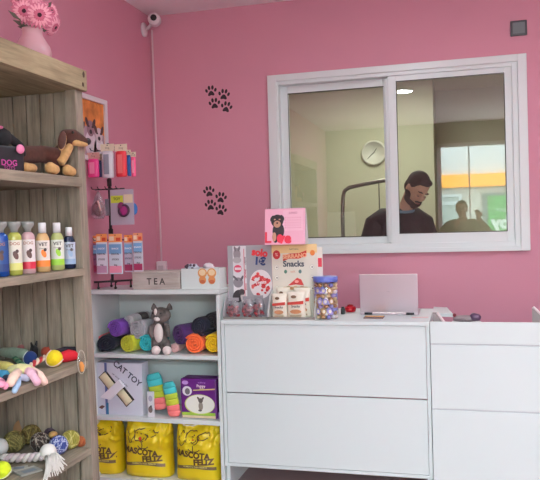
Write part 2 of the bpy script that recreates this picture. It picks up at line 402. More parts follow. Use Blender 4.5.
b.box((CX1+.003, CY-.004, 0), (RC1, CY+.02, .966), M((198, 201, 206), .5))
b.build('front_panel', t)
MB().box((CX1+.003, CY+.02, 0), (CX1+.02, 4.25, .72), WHITE).build('side_panel', t)
MB().box((CX1+.02, CY+.021, .72), (RC1, 4.25, .74), WHITE).build('inner_shelf', t)
MB().box((RC1-.02, CY+.02, 0), (RC1, 4.25, .72), WHITE).build('side_panel', t)
# tray-like leaf continuing the counter behind the right section
b = MB(); q = [PZ(419, 306.5, .972), PZ(447, 307, .972), PZ(453, 313.5, .972), PZ(434, 313, .972)]
q[0].x = q[3].x = CX1-.002
vv = [Vector((p.x, p.y, .952)) for p in q]+[Vector((p.x, p.y, .9705)) for p in q]
b.add(vv, [(0, 1, 2, 3), (4, 5, 6, 7), (0, 1, 5, 4), (1, 2, 6, 5), (2, 3, 7, 6), (3, 0, 4, 7)], WHITE)
tag(b.build('counter_leaf'), 'small white leaf jutting from the counter beside the laptop', 'counter leaf')
def slanted(pa, pb, pc, label):
    """grey panel with a white edge behind the right counter front"""
    A, B_, D = PY(*pa, CY+.3), PY(*pb, CY+.3), PY(*pc, CY+.3)
    t = thing('divider_panel', label, 'panel', (0, 0, 0))
    b = MB(); pts = [A, B_, Vector((B_.x+.05, B_.y, .745)), Vector((D.x, D.y, .745)), D]
    k = len(pts); vv = [Vector((p.x, p.y+dy, p.z)) for dy in (-.008, .008) for p in pts]
    b.add(vv, [tuple(range(k)), tuple(range(k, 2*k))]+[(i, (i+1) % k, (i+1) % k+k, i+k) for i in range(k)], M((150, 140, 140), .6)); b.build('sheet', t)
    MB().tube([A+Vector((0, -.006, 0)), B_+Vector((0, -.006, 0)), Vector((B_.x+.05, B_.y-.006, .75))], .008, M((225, 205, 208), .5), 8).build('edge_strip', t)
slanted((437, 312.5), (444, 322), (432.5, 312.5), 'low grey divider with pale slanted edge beside end of laptop counter')
slanted((533, 307), (544, 317), (532, 308), 'low grey divider with pale slanted edge at far right behind counter')
# ================================================================== WALL THINGS
def paw(px, py, tilt, label, s=1):
    p = PY(px, py, BY)
    b = MB(); mp0 = lambda u, v: (u, -.0012, v)
    ca, sa = math.cos(tilt), math.sin(tilt); K = M((40, 22, 30), .6, name='paw_vinyl')
    def rr(u, v): return (u*ca-v*sa)*s, (u*sa+v*ca)*s
    def blob(u, v, a_, c_, an):
        u, v = rr(u, v); b.disc(u, v, a_*s, c_*s, mp0, K, 16, an+tilt)
        n = len(b.v)
    blob(-.03, .004, .008, .0125, .35); blob(-.0115, .021, .0085, .014, .1); blob(.0115, .021, .0085, .014, -.1); blob(.03, .004, .008, .0125, -.35)
    pad = [(-.022, -.026), (-.019, -.015), (-.009, -.003), (0, .001), (.009, -.003), (.019, -.015), (.022, -.026), (.015, -.031), (0, -.027), (-.015, -.031)]
    b.flat([rr(*q_) for q_ in pad], mp0, K)
    # give the vinyl its small thickness
    n = len(b.v); nf = len(b.f)
    vs_ = list(b.v); fs = list(b.f)
    for (x, y, z) in vs_: b.v.append((x, -.0002, z))
    for f in fs:
        k = len(f)
        b.f.append(tuple(i+n for i in f)); b.m.append(0); b.s.append(False)
        for i in range(k): b.f.append((f[i], f[(i+1) % k], f[(i+1) % k]+n, f[i]+n)); b.m.append(0); b.s.append(False)
    o = b.build('paw_sticker'); tag(o, label, 'wall sticker', 'black paw print stickers on the pink wall', (p.x, BY, p.z))
for px, py, tl, lb in ((211, 91, .05, 'upper left of the upper four black paw prints on wall'), (224, 94.5, -.15, 'upper right of the upper four black paw prints on wall'),
    (214.5, 103.5, .05, 'lower left of the upper four black paw prints on wall'), (226.5, 107, -.25, 'lower right of the upper four black paw prints on wall'),
    (209, 191.5, .1, 'upper left of the lower four black paw prints on wall'), (221, 197.5, -.15, 'upper right of the lower four black paw prints on wall'),
    (210.5, 205, .05, 'lower left of the lower four black paw prints on wall'), (221, 210, -.2, 'lowest and rightmost of the lower four black paw prints')):
    paw(px, py, tl, lb, 1.12)
# thermostat
p = PY(518.5, 28.5, BY)
t = thing('wall_switch', 'small dark grey square switch high on pink wall at right', 'switch', (p.x, BY, p.z))
MB().box((-.05, -.018, -.048), (.05, 0, .048), M((58, 60, 66), .4), .006).build('frame', t)
MB().box((-.037, -.024, -.034), (.037, -.016, .034), M((105, 112, 118), .35), .003).build('rocker', t)
# security camera
p = PY(155, 20.5, 4.62)
t = thing('security_camera', 'round white security camera with dark lens in the ceiling corner', 'camera', p)
b = MB().ball((0, 0, 0), (.046, .04, .046), M((205, 196, 200), .4)); b.build('body', t)
MB().lathe([(.04, -.0), (.043, .012), (.036, .018), (.02, .02)], M((228, 220, 224), .3), rot=(R(90), 0, R(16)), c=(.006, -.03, 0)).build('face_ring', t)
MB().lathe([(.022, 0), (.022, .006), (.015, .011), (.004, .012)], BLACK, rot=(R(90), 0, R(16)), c=(.011, -.048, .006)).build('lens', t)
MB().tube([(-.02, .01, -.01), (-.05, .02, -.03), (-.075+.0, .03, -.045)], .012, M((215, 205, 210), .4)).build('arm', t)
MB().lathe([(.05, 0), (.05, .012), (.03, .02)], M((222, 214, 218), .4), rot=(0, R(90), 0), c=(LX-p.x+.001, .02, -.05), sx=1, sy=.9).build('wall_mount', t)
cb = [PY(152, 30, 4.735), PY(153, 60, 4.742), PY(154.5, 100, 4.744), PY(156, 140, 4.744), PY(158, 180, 4.744), PY(160, 220, 4.744), PY(161.5, 262, 4.744)]
for q_ in cb: q_.x = max(q_.x, LX+.008)
tag(MB().tube(cb, .007, M((222, 196, 204), .5), 8).build('cable'), 'thin pale pink cable running down the wall corner from the camera', 'cable')
p = PY(161.5, 268, 4.745)
t = thing('socket_box', 'small white socket box on wall above the tea box', 'socket', (max(p.x, LX+.045), BY, p.z))
MB().box((-.035, -.04, -.05), (.035, 0, .05), M((228, 218, 222), .4), .004).build('housing', t)
MB().box((-.02, -.044, -.015), (.02, -.04, .02), M((200, 190, 194), .4), .002).build('cover', t)
# picture on the left wall
t = thing('framed_picture', 'white framed orange and white picture of puppies on the left wall', 'picture', (LX, 3.83, 2.12))
fy0, fy1, fz0, fz1 = -.24, .2, -.2, .195
b = MB(); W_ = M((226, 222, 226), .5)
b.box((0, fy0, fz0), (.022, fy0+.03, fz1), W_, .002); b.box((0, fy1-.03, fz0), (.022, fy1, fz1), W_, .002); b.box((0, fy0+.03, fz1-.03), (.022, fy1-.03, fz1), W_, .002); b.box((0, fy0+.03, fz0), (.022, fy1-.03, fz0+.03), W_, .002)
b.build('frame', t)
b = MB().box((0, fy0+.03, fz0+.03), (.008, fy1-.03, fz1-.03), M((214, 132, 66), .7, var=.35, scale=14))
def dog(cu, cv, s, c1, c2, mp):
    b.disc(cu, cv-.05*s, .05*s, .06*s, mp(0), M(c1, .7)); b.disc(cu, cv+.02*s, .034*s, .036*s, mp(1), M(c2, .7))
    b.disc(cu-.03*s, cv+.045*s, .012*s, .024*s, mp(2), M((80, 55, 55), .7), a=.5); b.disc(cu+.03*s, cv+.045*s, .012*s, .024*s, mp(2), M((80, 55, 55), .7), a=-.5)
    b.disc(cu, cv+.005*s, .012*s, .01*s, mp(3), M((50, 40, 45), .7)); b.disc(cu-.014*s, cv+.028*s, .005*s, .005*s, mp(3), BLACK, 10); b.disc(cu+.014*s, cv+.028*s, .005*s, .005*s, mp(3), BLACK, 10)
mpx = lambda k: fx(.009+.0005*k)
b.flat([(-.2, -.17), (.165, -.17), (.165, -.03), (.0, -.0), (-.2, .02)], fx(.0085), M((176, 150, 160), .7))
dog(-.0, -.03, 1.35, (225, 215, 222), (150, 120, 130), mpx); dog(.1, -.06, 1.3, (235, 230, 235), (220, 205, 210), mpx); dog(-.12, -.05, 1.2, (200, 170, 150), (160, 110, 80), mpx)
b.build('print', t)
# ================================================================== BACK ROOM: clock, arm, man
p = PY(374, 153, BRY)
t = thing('wall_clock', 'round white wall clock in the room behind the window', 'clock', (p.x, BRY, p.z))
b = MB().lathe([(.128, 0), (.132, .02), (.126, .036), (.112, .04), (.11, .03)], M((208, 205, 195), .4), rot=(R(90), 0, 0), n=36); b.build('rim', t)
b = MB().lathe([(.112, 0), (.112, .022)], M((240, 240, 234), .5), rot=(R(90), 0, 0), n=36)
for i in range(12):
    a = 2*PI*i/12; b.text(str(i or 12), .026, .088*math.sin(a), .088*math.cos(a), fr(-.0235), DARK, bold=.0004)
b.build('dial', t)
def hand(an, L, wd, y, name):
    d = Vector((math.sin(an), 0, math.cos(an))); MB().tube([Vector((0, y, 0))-d*.015, Vector((0, y, 0))+d*L], [wd, wd*.6], BLACK, 6).build(name, t)
hand(R(35), .06, .006, -.028, 'hour_hand'); hand(R(228), .085, .005, -.032, 'minute_hand')
t = thing('grooming_table', 'grooming table with bent grey metal arm behind the window', 'table', (0, 0, 0))
GM = M((128, 122, 116), .35, .7)
A = [PY(342, 240, 5.7), PY(342.5, 215, 5.7), PY(343, 197, 5.7), PY(344.5, 191, 5.7), PY(349, 187.5, 5.7), PY(365, 184, 5.7), PY(392, 179, 5.7), PY(398, 178, 5.7)]
A[0].z = .88; A[0].x = A[1].x
MB().tube(A, .016, GM, 10).build('arm', t)
a_ = PY(378.5, 183, 5.66)
MB().rod((a_.x, 5.68, a_.z+.0), (a_.x, 5.68, 1.45), .0045, M((70, 66, 62), .4)).build('noose_rod', t)
MB().box((-1.0, 5.5, .84), (-.2, 6.0, .88), M((70, 70, 74), .5), .006).build('table_top', t)
for xx in (-.95, -.25):
    for yy in (5.55, 5.95): MB().rod((xx, yy, 0), (xx, yy, .84), .015, GM).build('leg', t)
def human(label, loc, rz, J, HC, HR, cols, beard=True, name='person', hide=None):
    """J: joint positions, HC: head centre, HR: head rotation; local frame faces -y"""
    skin, top, trou, hair = cols
    t = thing(name, label, 'person', loc, rz)
    V = {k: Vector(v) for k, v in J.items()}
    b = MB(); HCv = Vector(HC)
    def hp(p): return HCv + rotv(p, HR)
    # head
    b.ball(HCv+rotv((0, .012, .03), HR), (.075, .092, .092), None, rot=HR, n=24, k=16)
    b.ball(hp((0, -.02, -.045)), (.056, .066, .075), None, rot=HR)
    b.ball(hp((0, -.07, -.085)), (.028, .022, .024), None, rot=HR)
    b.tube([hp((0, -.088, .02)), hp((0, -.108, -.018)), hp((0, -.09, -.03))], [.009, .0155, .012], None)
    for sx in (-1, 1):
        b.ball(hp((sx*.075, .008, -.005)), (.01, .018, .03), None, rot=HR); b.ball(hp((sx*.032, -.075, -.02)), (.022, .018, .02), None, rot=HR)
        b.ball(hp((sx*.03, -.082, .03)), (.024, .012, .009), None, rot=HR)
    b.ball(hp((0, -.088, -.052)), (.022, .01, .011), None, rot=HR)
    b.tube([hp((0, .02, -.05)), V['neck'], V['chest']], [.05, .056, .08], None, 14)
    b.tube([V['chest'], (V['chest']+V['pelvis'])/2, V['pelvis']], [.12, .11, .12], None, 14)
    for s_ in 'lr':
        sg = 1 if s_ == 'l' else -1
        b.tube([V['sh_'+s_], V['el_'+s_], V['wr_'+s_]], [.045, .038, .026], None); b.tube([V['chest'], V['sh_'+s_]], [.07, .05], None)
        w_ = V['wr_'+s_]; fd = V['fd_'+s_].normalized() if 'fd_'+s_ in V else (w_-V['el_'+s_]).normalized()
        side = fd.cross(Vector((0, 0, 1))); side = side.normalized()*(-sg); dn = side.cross(fd).normalized()
        if dn.z > 0: dn = -dn
        b.tube([w_, w_+fd*.05, w_+fd*.085], [.026, .032, .03], None)
        for i, L in enumerate((.07, .08, .075, .058)):
            o = w_+fd*.075+side*(.03-.02*i); k1 = o+fd*L*.5+dn*.008; k2 = k1+(fd*.6+dn*.8).normalized()*L*.5
            b.tube([o, k1, k2], [.0095, .009, .0075], None, 8)
        o = w_+fd*.03+side*.028; b.tube([o, o+(fd+side*.9).normalized()*.035, o+(fd+side*.5).normalized()*.068+dn*.012], [.012, .0105, .009], None, 8)
        b.tube([V['hip_'+s_], V['kn_'+s_], V['an_'+s_]], [.08, .055, .038], None); b.tube([V['pelvis'], V['hip_'+s_]], [.11, .085], None)
        b.tube([V['an_'+s_]+Vector((0, .02, -.03)), V['an_'+s_]+Vector((0, -.14, -.045))], [.035, .03], None)
    for m_ in range(len(b.m)): b.m[m_] = 0
    b.mats = [M(skin, .6)]
    b.remesh('body', t, M(skin, .6, name='skin'), .007, 3)
    # clothing
    b = MB(); b.tube([V['neck']+Vector((0, .0, -.035)), V['chest']+Vector((0, 0, .05)), V['chest']-Vector((0, 0, .04)), (V['chest']+V['pelvis'])/2, V['pelvis']+Vector((0, 0, -.05))], [.075, .14, .165, .155, .16], None, 18)
    for s_ in 'lr':
        a, e, w_ = V['sh_'+s_], V['el_'+s_], V['wr_'+s_]
        b.tube([V['chest']+Vector((0, 0, .04)), a*.75+V['chest']*.25+Vector((0, 0, .03)), a, (a+e)/2, e, (e+w_)/2, w_-(w_-e).normalized()*.01], [.11, .09, .078, .068, .062, .054, .043], None, 12)
        b.ball(e, .06, None)
    b.remesh('jumper', t, M(top, .9, name='jumper_knit', var=.15, scale=60, sheen=.3), .009, 5)
    b = MB()
    for s_ in 'lr': b.tube([V['pelvis']+Vector((0, 0, .02)), V['hip_'+s_], V['kn_'+s_], V['an_'+s_]+Vector((0, 0, .02))], [.13, .11, .075, .06], None, 14)
    b.remesh('trousers', t, M(trou, .9), .01, 3)
    for s_ in 'lr': b = MB().soft([V['an_'+s_]+Vector((0, .02, -.035)), V['an_'+s_]+Vector((0, -.06, -.035)), V['an_'+s_]+Vector((0, -.15, -.045))], [.045, .045, .035], M((40, 38, 40), .6)); b.build('shoe', t)
    # hair and beard
    HM = M(hair, .9, name='hair', var=.3, scale=120, bump=.4, bscale=250)
    b = MB(); b.ball(hp((0, .022, .04)), (.081, .094, .091), None, rot=HR, n=20, k=14); b.ball(hp((0, .05, -.01)), (.07, .06, .07), None, rot=HR); b.ball(hp((0, -.035, .098)), (.058, .04, .025), None, rot=HR)
    b.remesh('hair', t, HM, .006, 2)
    if beard:
        b = MB()
        for i in range(13):
            a = R(-78+13*i); b.ball(hp((.066*math.sin(a), -.022-.058*math.cos(a), -.066-.018*math.cos(a))), (.018, .02, .022), None, n=10, k=8)
            if abs(a) > .9: b.ball(hp((.074*math.sin(a), -.0-.05*math.cos(a), -.04)), (.012, .016, .028), None, n=10, k=8)
        b.ball(hp((0, -.082, -.098)), (.026, .02, .02), None); b.tube([hp((-.026, -.088, -.05)), hp((0, -.102, -.038)), hp((.026, -.088, -.05))], [.007, .009, .007], None)
        b.remesh('beard', t, HM, .005, 2)
    b = MB()
    for sx in (-1, 1): b.ball(hp((sx*.031, -.084, .004)), (.013, .008, .007), M(tuple(int(c_*.8) for c_ in skin), .6), rot=HR); b.ball(hp((sx*.031, -.0905, .0)), (.011, .003, .0022), M((50, 35, 25), .5), rot=HR, n=10, k=6)
    b.build('eyes', t)
    b = MB()
    for sx in (-1, 1): b.tube([hp((sx*.012, -.09, .034)), hp((sx*.03, -.094, .04)), hp((sx*.05, -.08, .034))], [.004, .006, .003], HM, 6)
    b.build('eyebrows', t)
    b = MB().tube([hp((-.022, -.096, -.055)), hp((0, -.1015, -.056)), hp((.022, -.096, -.055))], [.003, .0055, .003], M((150, 90, 85), .5), 8)
    b.build('mouth', t)
    return t
man = human('bearded man in a black jumper looking down behind the sliding window', (-.43, 5.27, 0), R(14),
    dict(neck=(.04, .0, 1.60), chest=(.0, .02, 1.46), pelvis=(0, .03, .97), sh_l=(.17, .02, 1.49), sh_r=(-.19, .03, 1.49), el_l=(.235, -.07, 1.24), el_r=(-.29, -.05, 1.24),
         wr_l=(.13, -.2, 1.1), wr_r=(-.12, -.2, 1.1), hip_l=(.09, .03, .9), hip_r=(-.09, .03, .9), kn_l=(.1, .0, .48), kn_r=(-.1, .0, .48), an_l=(.1, .03, .08), an_r=(-.1, .03, .08),
         fd_l=(-.3, -.35, -.8), fd_r=(.3, -.35, -.8)),
    (.11, -.06, 1.735), (R(46), R(10), R(30)), ((196, 150, 128), (24, 24, 28), (50, 52, 62), (42, 32, 28)))
MB().tube([(.0+.09*math.cos(a)*.8+.025, .0+.075*math.sin(a)*.9-.005, 1.58+.012*math.sin(a)) for a in [2*PI*i/18 for i in range(19)]], .011, M((110, 140, 165), .8), 8).build('collar', man)
photo = human('person taking the photograph, mirrored at the lower right of the window glass', (.03, -.5, 0), R(180),
    dict(neck=(0, 0, 1.52), chest=(0, .02, 1.34), pelvis=(0, .03, .92), sh_l=(.19, .02, 1.42), sh_r=(-.19, .02, 1.42), el_l=(.34, -.13, 1.27), el_r=(-.36, -.13, 1.27),
         wr_l=(.1, -.32, 1.42), wr_r=(-.19, -.32, 1.5), hip_l=(.09, .03, .88), hip_r=(-.09, .03, .88), kn_l=(.1, 0, .48), kn_r=(-.1, 0, .48), an_l=(.1, .03, .08), an_r=(-.1, .03, .08),
         fd_l=(-.3, -.2, .8), fd_r=(.05, -.1, 1)),
    (.02, -.02, 1.64), (0, 0, 0), ((190, 150, 130), (120, 112, 100), (70, 70, 80), (80, 62, 48)), beard=False)
# ================================================================== SHELF THINGS (wooden unit)
def at(px, X, z):                       # point on plane X at image column px, standing at height z
    p = PX(px, 240, X); return Vector((X, p.y, z))
# vase and gerberas on the top board
TB = 2.206
vp = at(39.5, -1.75, TB)
vase = thing('vase', 'pink bulbous vase of gerberas on top of the wooden shelf', 'vase', vp)
MB().lathe([(.04, 0), (.06, .005), (.075, .03), (.079, .058), (.072, .085), (.056, .11), (.043, .133), (.041, .15), (.045, .16), (.038, .158), (.034, .135), (.03, .02)], M((200, 156, 164), .35, name='pink_ceramic'), n=32).build('body', vase)
def gerbera(px, py, r, tilt, label, dx=0, X=-1.75):
    c = PX(px, py, X+dx); t = thing('gerbera', label, 'flower', (c.x, c.y, c.z), group='pink gerberas in the vase')
    n = (Vector((0, 0, EYE))-c).normalized(); n = (n+Vector(tilt)).normalized()
    a = n.cross(Vector((0, 0, 1))).normalized(); q = a.cross(n)
    b = MB()
    for ring, (cnt, L, wd, lift) in enumerate(((20, r, .0062, .0), (18, r*.84, .005, .005), (16, r*.5, .004, .009))):
        mt = M([(214, 120, 148), (244, 176, 194), (206, 104, 132)][ring], .7)
        for i in range(cnt):
            an = 2*PI*i/cnt+ring*.13+random.uniform(-.05, .05); d = a*math.cos(an)+q*math.sin(an); s_ = n.cross(d); L2 = L*random.uniform(.9, 1.05)
            rows = [(0, .3), (.35, .85), (.7, 1), (.92, .6), (1, .1)]; vv = []
            for f_, w_ in rows:
                p_ = d*(L2*f_)+n*(lift+.012*math.sin(f_*2.2)-.012*f_*f_)
                vv += [p_-s_*wd*w_, p_+n*.0012, p_+s_*wd*w_]
            fs = []
            for k in range(4): fs += [(k*3, k*3+1, k*3+4, k*3+3), (k*3+1, k*3+2, k*3+5, k*3+4)]
            b.add(vv, fs, mt, True)
    b.build('petals', t)
    b = MB()
    b.tube([n*.004, n*.014, n*.017], [.016, .0145, .005], M((52, 10, 26), .8, bump=.5, bscale=400), 14); b.build('flower_centre', t)
    tgt = vp-c+Vector((0, 0, .15)); b = MB(); b.tube([-n*.002, -n*.02+tgt*.3, tgt], .0028, M((90, 120, 70), .6), 6); b.build('stem', t)
gerbera(24.5, 11, .058, (-.1, -.1, .05), 'large pink gerbera with dark centre at left of the vase')
gerbera(39.5, 15, .060, (.1, -.1, .0), 'large pink gerbera with dark centre at middle of the vase', .06)
gerbera(53, 26, .054, (1.2, 1.0, -.9), 'pink gerbera drooping down at the right of the vase', -.01)
gerbera(50, 12, .050, (.5, .4, .3), 'pink gerbera at upper right behind the middle bloom', -.05)
gerbera(33, -3, .052, (0, 0, .6), 'pink gerbera at the top of the bunch, cut by the picture edge', -.04)
gerbera(20, 0, .045, (-.4, -.3, .3), 'pink gerbera at the upper left of the bunch', -.06)
b = MB(); G = M((84, 78, 66), .7)
for px, py, an in ((10, 12, 2.8), (15, 21, 2.4), (20, 27, 3.0), (51, 3, .5), (46, 30, 1.0)):
    c = PX(px, py, -1.78)-vp; s0 = Vector((0, 0, .16)); d = (c-s0).normalized(); sd = d.cross(Vector((1, 0, 0))).normalized()*.011
    vv = [s0, s0+d*(c-s0).length*.3, c-d*.03+sd, c-d*.03-sd, c+d*.012, c-d*.03+Vector((.004, 0, 0))]
    b.add([s0+sd*.15, s0-sd*.15, c-d*.045-sd*.4, c-d*.045+sd*.4], [(0, 1, 2, 3)], G); b.add([c-d*.045+sd*.4, c-d*.045-sd*.4, c-d*.022-sd, c+d*.012, c-d*.022+sd], [(0, 1, 2, 3, 4)], G)
b.build('leaves', vase)
# ---- dachshund plush
def dachs():
    X = -1.66; z = 1.732
    def q(px, py, dx=0): return PX(px, py, X+dx)
    BR = M((74, 38, 28), .95, name='brown_plush', var=.2, scale=60, sheen=.4); TA = M((190, 148, 96), .95, name='tan_plush', var=.15, scale=60, sheen=.4)
    base = at(48, X, z); t = thing('plush_dachshund', 'brown and tan plush dachshund lying on the upper wooden shelf', 'plush toy', base)
    def L(v): return v-base
    bd = [q(12, 158, -.03), q(25, 155, -.03), q(40, 154, -.02), q(54, 156, 0), q(60, 158, .01)]
    b = MB(); b.soft([L(p) for p in bd], [.028, .036, .036, .038, .036], None, 16)
    b.tube([L(p) for p in (q(56, 158), q(64, 148, .02), q(69, 140, .04))], [.036, .028, .024], None, 14)
    b.soft([L(p) for p in (q(66, 136, .04), q(73, 136, .05), q(80, 139, .065), q(86, 142, .075))], [.03, .031, .022, .015], None, 16)
    b.tube([L(q(12, 158, -.03)), L(q(2, 163, -.03))], [.012, .006], None)
    b.remesh('body', t, BR, .004, 3)
    b = MB(); b.tube([L(p) for p in (q(59, 163, .025), q(66, 152, .042), q(71, 145, .055))], [.024, .022, .014], None, 14)
    b.soft([L(p) for p in (q(74, 142, .058), q(81, 143.5, .07), q(86, 144.5, .078))], [.017, .014, .01], None, 12)
    b.remesh('bib', t, TA, .004, 2)
    for px, dx, s_ in ((50, .05, 1), (67, .045, 1)):
        c = L(q(px, 166, dx)); c.z = .024; MB().soft([c+Vector((0, -.0, .004)), c+Vector((.012, .018, -.003))], [.024, .02], TA, 14).build('paw', t)
    c = L(q(28, 160, .02)); c.z = .022; MB().soft([c+Vector((0, -.02, .0)), c+Vector((0, .03, 0))], [.02, .018], TA, 12).build('paw', t)
    e = L(q(62, 138, .075)); b = MB()
    b.ball(e+Vector((0, 0, -.008)), (.008, .026, .042), BR, rot=(R(-28), 0, 0)); b.build('ear', t)
    MB().ball(e+Vector((-.003, .006, -.011)), (.007, .028, .044), TA, rot=(R(-28), 0, 0)).build('ear_lining', t)
    MB().ball(L(q(87.5, 141.5, .08)), .016, BLACK).build('nose', t)
    MB().ball(L(q(73, 132.5, .082)), .006, M((12, 10, 10), .15)).build('eye', t)
dachs()
# ---- black gift bag with a black plush on it
def blackbag():
    base = at(6, -1.68, 1.732); t = thing('gift_bag', 'black pet toy pack with pink lettering at left of the dachshund', 'package', base, R(-20))
    b = MB().box((-.05, -.08, 0), (.055, .055, .095), M((28, 27, 32), .45), .006)
    mp = fr(-.0815); mx_ = fx(.0562)
    PK = M((190, 70, 150), .5)
    b.text('DOG', .03, -.012, .03, mx_, PK, bold=.0006); b.text('TOYS', .02, -.012, .012, mx_, PK)
    b.build('pack', t)
    b = MB(); K = M((20, 18, 22), .95, sheen=.2)
    b.ball((.0, -.01, .13), (.045, .045, .04), None); b.soft([(.02, .02, .13), (.035, .05, .1), (.04, .06, .07)], [.016, .018, .014], None); b.soft([(-.01, -.03, .14), (-.01, -.04, .18)], [.02, .015], None)
    b.remesh('plush_topper', t, K, .004, 2)
    MB().ball((.06, .035, .085), (.008, .018, .018), M((226, 130, 170), .5)).build('pink_tag', t)
    MB().ball((.012, -.03, .165), (.03, .02, .008), M((226, 130, 170), .5)).build('bow', t)
blackbag()
# ---- shampoo bottles
def bottle(px, X, h, r, cap, liq, lab, label, kind, accent, z=1.337, flat=.62):
    p = at(px, X, z); t = thing('shampoo_bottle', label, 'bottle', p, R(37), group='pet shampoo bottles on the wooden shelf')
    b = MB(); hb = h*.8
    pr = [(r*.8, 0), (r, .006), (r, hb*.75), (r*.93, hb*.86), (r*.7, hb*.95), (r*.45, hb)] if kind != 'tube' else [(r*.85, 0), (r, .005), (r, hb*.86), (r*.93, hb*.93), (r*.55, hb)]
    b.lathe(pr, M(liq, .15, name='bottle_plastic'), n=28, sy=flat); b.build('body', t)
    b = MB()
    if kind == 'tube': b.lathe([(r*.5, hb), (r*.55, hb+.012), (r*.95, h*.93), (r*.95, h)], M((140, 140, 136), .2), n=24, sy=.8)
    else: b.lathe([(r*.56, hb-.002), (r*.56, h-.003), (r*.5, h)], M(cap, .35), n=24)
    b.build('cap', t)
    # wrap label
    l0, l1 = (hb*.12, hb*.82) if kind == 'tube' else (hb*.14, hb*.8)
    e = .0012; half = 1.25 if kind == 'tube' else 1.15
    def wrap(u, v, k=0): a = -PI/2+u; return ((r+e+k)*math.cos(a), (r*flat+e+k)*math.sin(a), v)
    b = MB(); n = 10
    def band(a0, a1, v0, v1, mt, k=0):
        for i in range(n):
            x0 = a0+(a1-a0)*i/n; x1 = a0+(a1-a0)*(i+1)/n; b.flat([(x0, v0), (x1, v0), (x1, v1), (x0, v1)], lambda u, v: wrap(u, v, k), mt)
    band(-half, half, l0, l1, M(lab, .5)); band(-half, half, l0, l0+(l1-l0)*.24, M(accent, .5), .0004)
    wt = lambda u, v: wrap(u/r, v, .0009)
    if kind != 'tube': b.text('VET', .019, 0, l1-.016, wt, M((60, 50, 50), .5), bold=.0005); b.text('champu', .01, 0, l1-.032, wt, M((90, 80, 80), .5))
    else: b.text('DOG', .016, 0, l1-.014, wt, M((170, 110, 80), .5), bold=.0003)
    b.disc(0.002, (l0+l1)*.5, .009, .017, wt, M((90, 60, 55) if kind == 'tube' else accent, .6), 12, .3); b.disc(.007, (l0+l1)*.5+.015, .006, .007, wt, M((70, 50, 48), .6), 12)
    b.build('label_sticker', t)
B_ = bottle
B_(-.5, -1.66, .205, .031, (20, 40, 90), (20, 66, 140), (30, 70, 130), 'deep blue bottle at left end of the bottle row', 'tube', (20, 50, 110))
B_(14.5, -1.645, .205, .026, None, (170, 172, 80), (226, 222, 206), 'bottle with clear flared cap, cream label and yellow-green band', 'tube', (226, 222, 130))
B_(28, -1.645, .205, .026, None, (196, 160, 164), (226, 218, 216), 'bottle with clear flared cap, white label and red band', 'tube', (205, 40, 66))
B_(42.5, -1.64, .2, .028, (236, 236, 238), (204, 166, 116), (226, 218, 208), 'amber bottle with white cap and orange band on the label', 'pump', (238, 130, 50))
B_(57, -1.64, .2, .028, (236, 236, 238), (172, 178, 112), (222, 226, 214), 'pale green bottle with white cap and lime label', 'pump', (150, 205, 60))
B_(69, -1.64, .18, .026, (236, 236, 238), (24, 34, 60), (186, 198, 214), 'small navy bottle with white cap at right end of row', 'pump', (150, 175, 205))
# ---- toys on the fourth shelf
Z4 = .93
def Q4(px, py, h=.0): p = PZ(px, py, Z4+h); return p
def rope(path, r, c1, c2, turns, n=None):
    """two strands twisted about each other"""
    P = [Vector(p) for p in path]; L = [0]
    for i in range(1, len(P)): L.append(L[-1]+(P[i]-P[i-1]).length)
    def pt(s_):
        s_ = s_*L[-1]
        for i in range(1, len(P)):
            if s_ <= L[i]+1e-9: return P[i-1].lerp(P[i], (s_-L[i-1])/(L[i]-L[i-1])), (P[i]-P[i-1]).normalized()
        return P[-1], (P[-1]-P[-2]).normalized()
    b = MB(); n = int(turns*12)
    for k, c in enumerate((c1, c2)):
        path2 = []
        for i in range(n+1):
            p, d = pt(i/n); a = d.cross(Vector((0, 0, 1))).normalized(); q = a.cross(d); an = 2*PI*turns*i/n+PI*k
            path2.append(p+(a*math.cos(an)+q*math.sin(an))*r*.55)
        b.tube(path2, r*.62, M(c, .95, sheen=.3), 8)
    return b
def toyring(px, py, label, cols):
    pass
def soft_toy(name, label, parts, cat='dog toy', group=None, base=None):
    """parts: (partname, [pts], radii, colour)"""
    base = base or Vector(parts[0][1][0]); base = Vector((base.x, base.y, min(min(Vector(p).z-(rr if not hasattr(rr, '__len__') else max(rr)) for p in pts) for _, pts, rr, _ in parts)))
    t = thing(name, label, cat, base, group=group)
    for nm, pts, rr, col in parts:
        MB().soft([Vector(p)-base for p in pts], rr, M(col, .95, var=.12, scale=50, sheen=.4), 12).build(nm, t)
    return t
def ball4(px, py, r, label, col, seam=None, z=Z4, cat='ball', name='ball'):
    p = PZ(px, py, z+r); t = thing(name, label, cat, (p.x, p.y, z))
    MB().ball((0, 0, r), r, M(col, .95, var=.12, scale=60, sheen=.4, bump=.4), n=28, k=18).build('ball_body', t)
    if seam:
        b = MB(); pts = []
        for i in range(49):
            a = 2*PI*i/48; v = Vector((math.cos(a), math.sin(a), .55*math.cos(2*a))); v.normalize(); v = rotv(v, (R(30), R(40), R(20))); pts.append(v*r*1.005+Vector((0, 0, r)))
        b.tube(pts, r*.07, M(seam, .8), 8); b.build('seam', t)
    return t
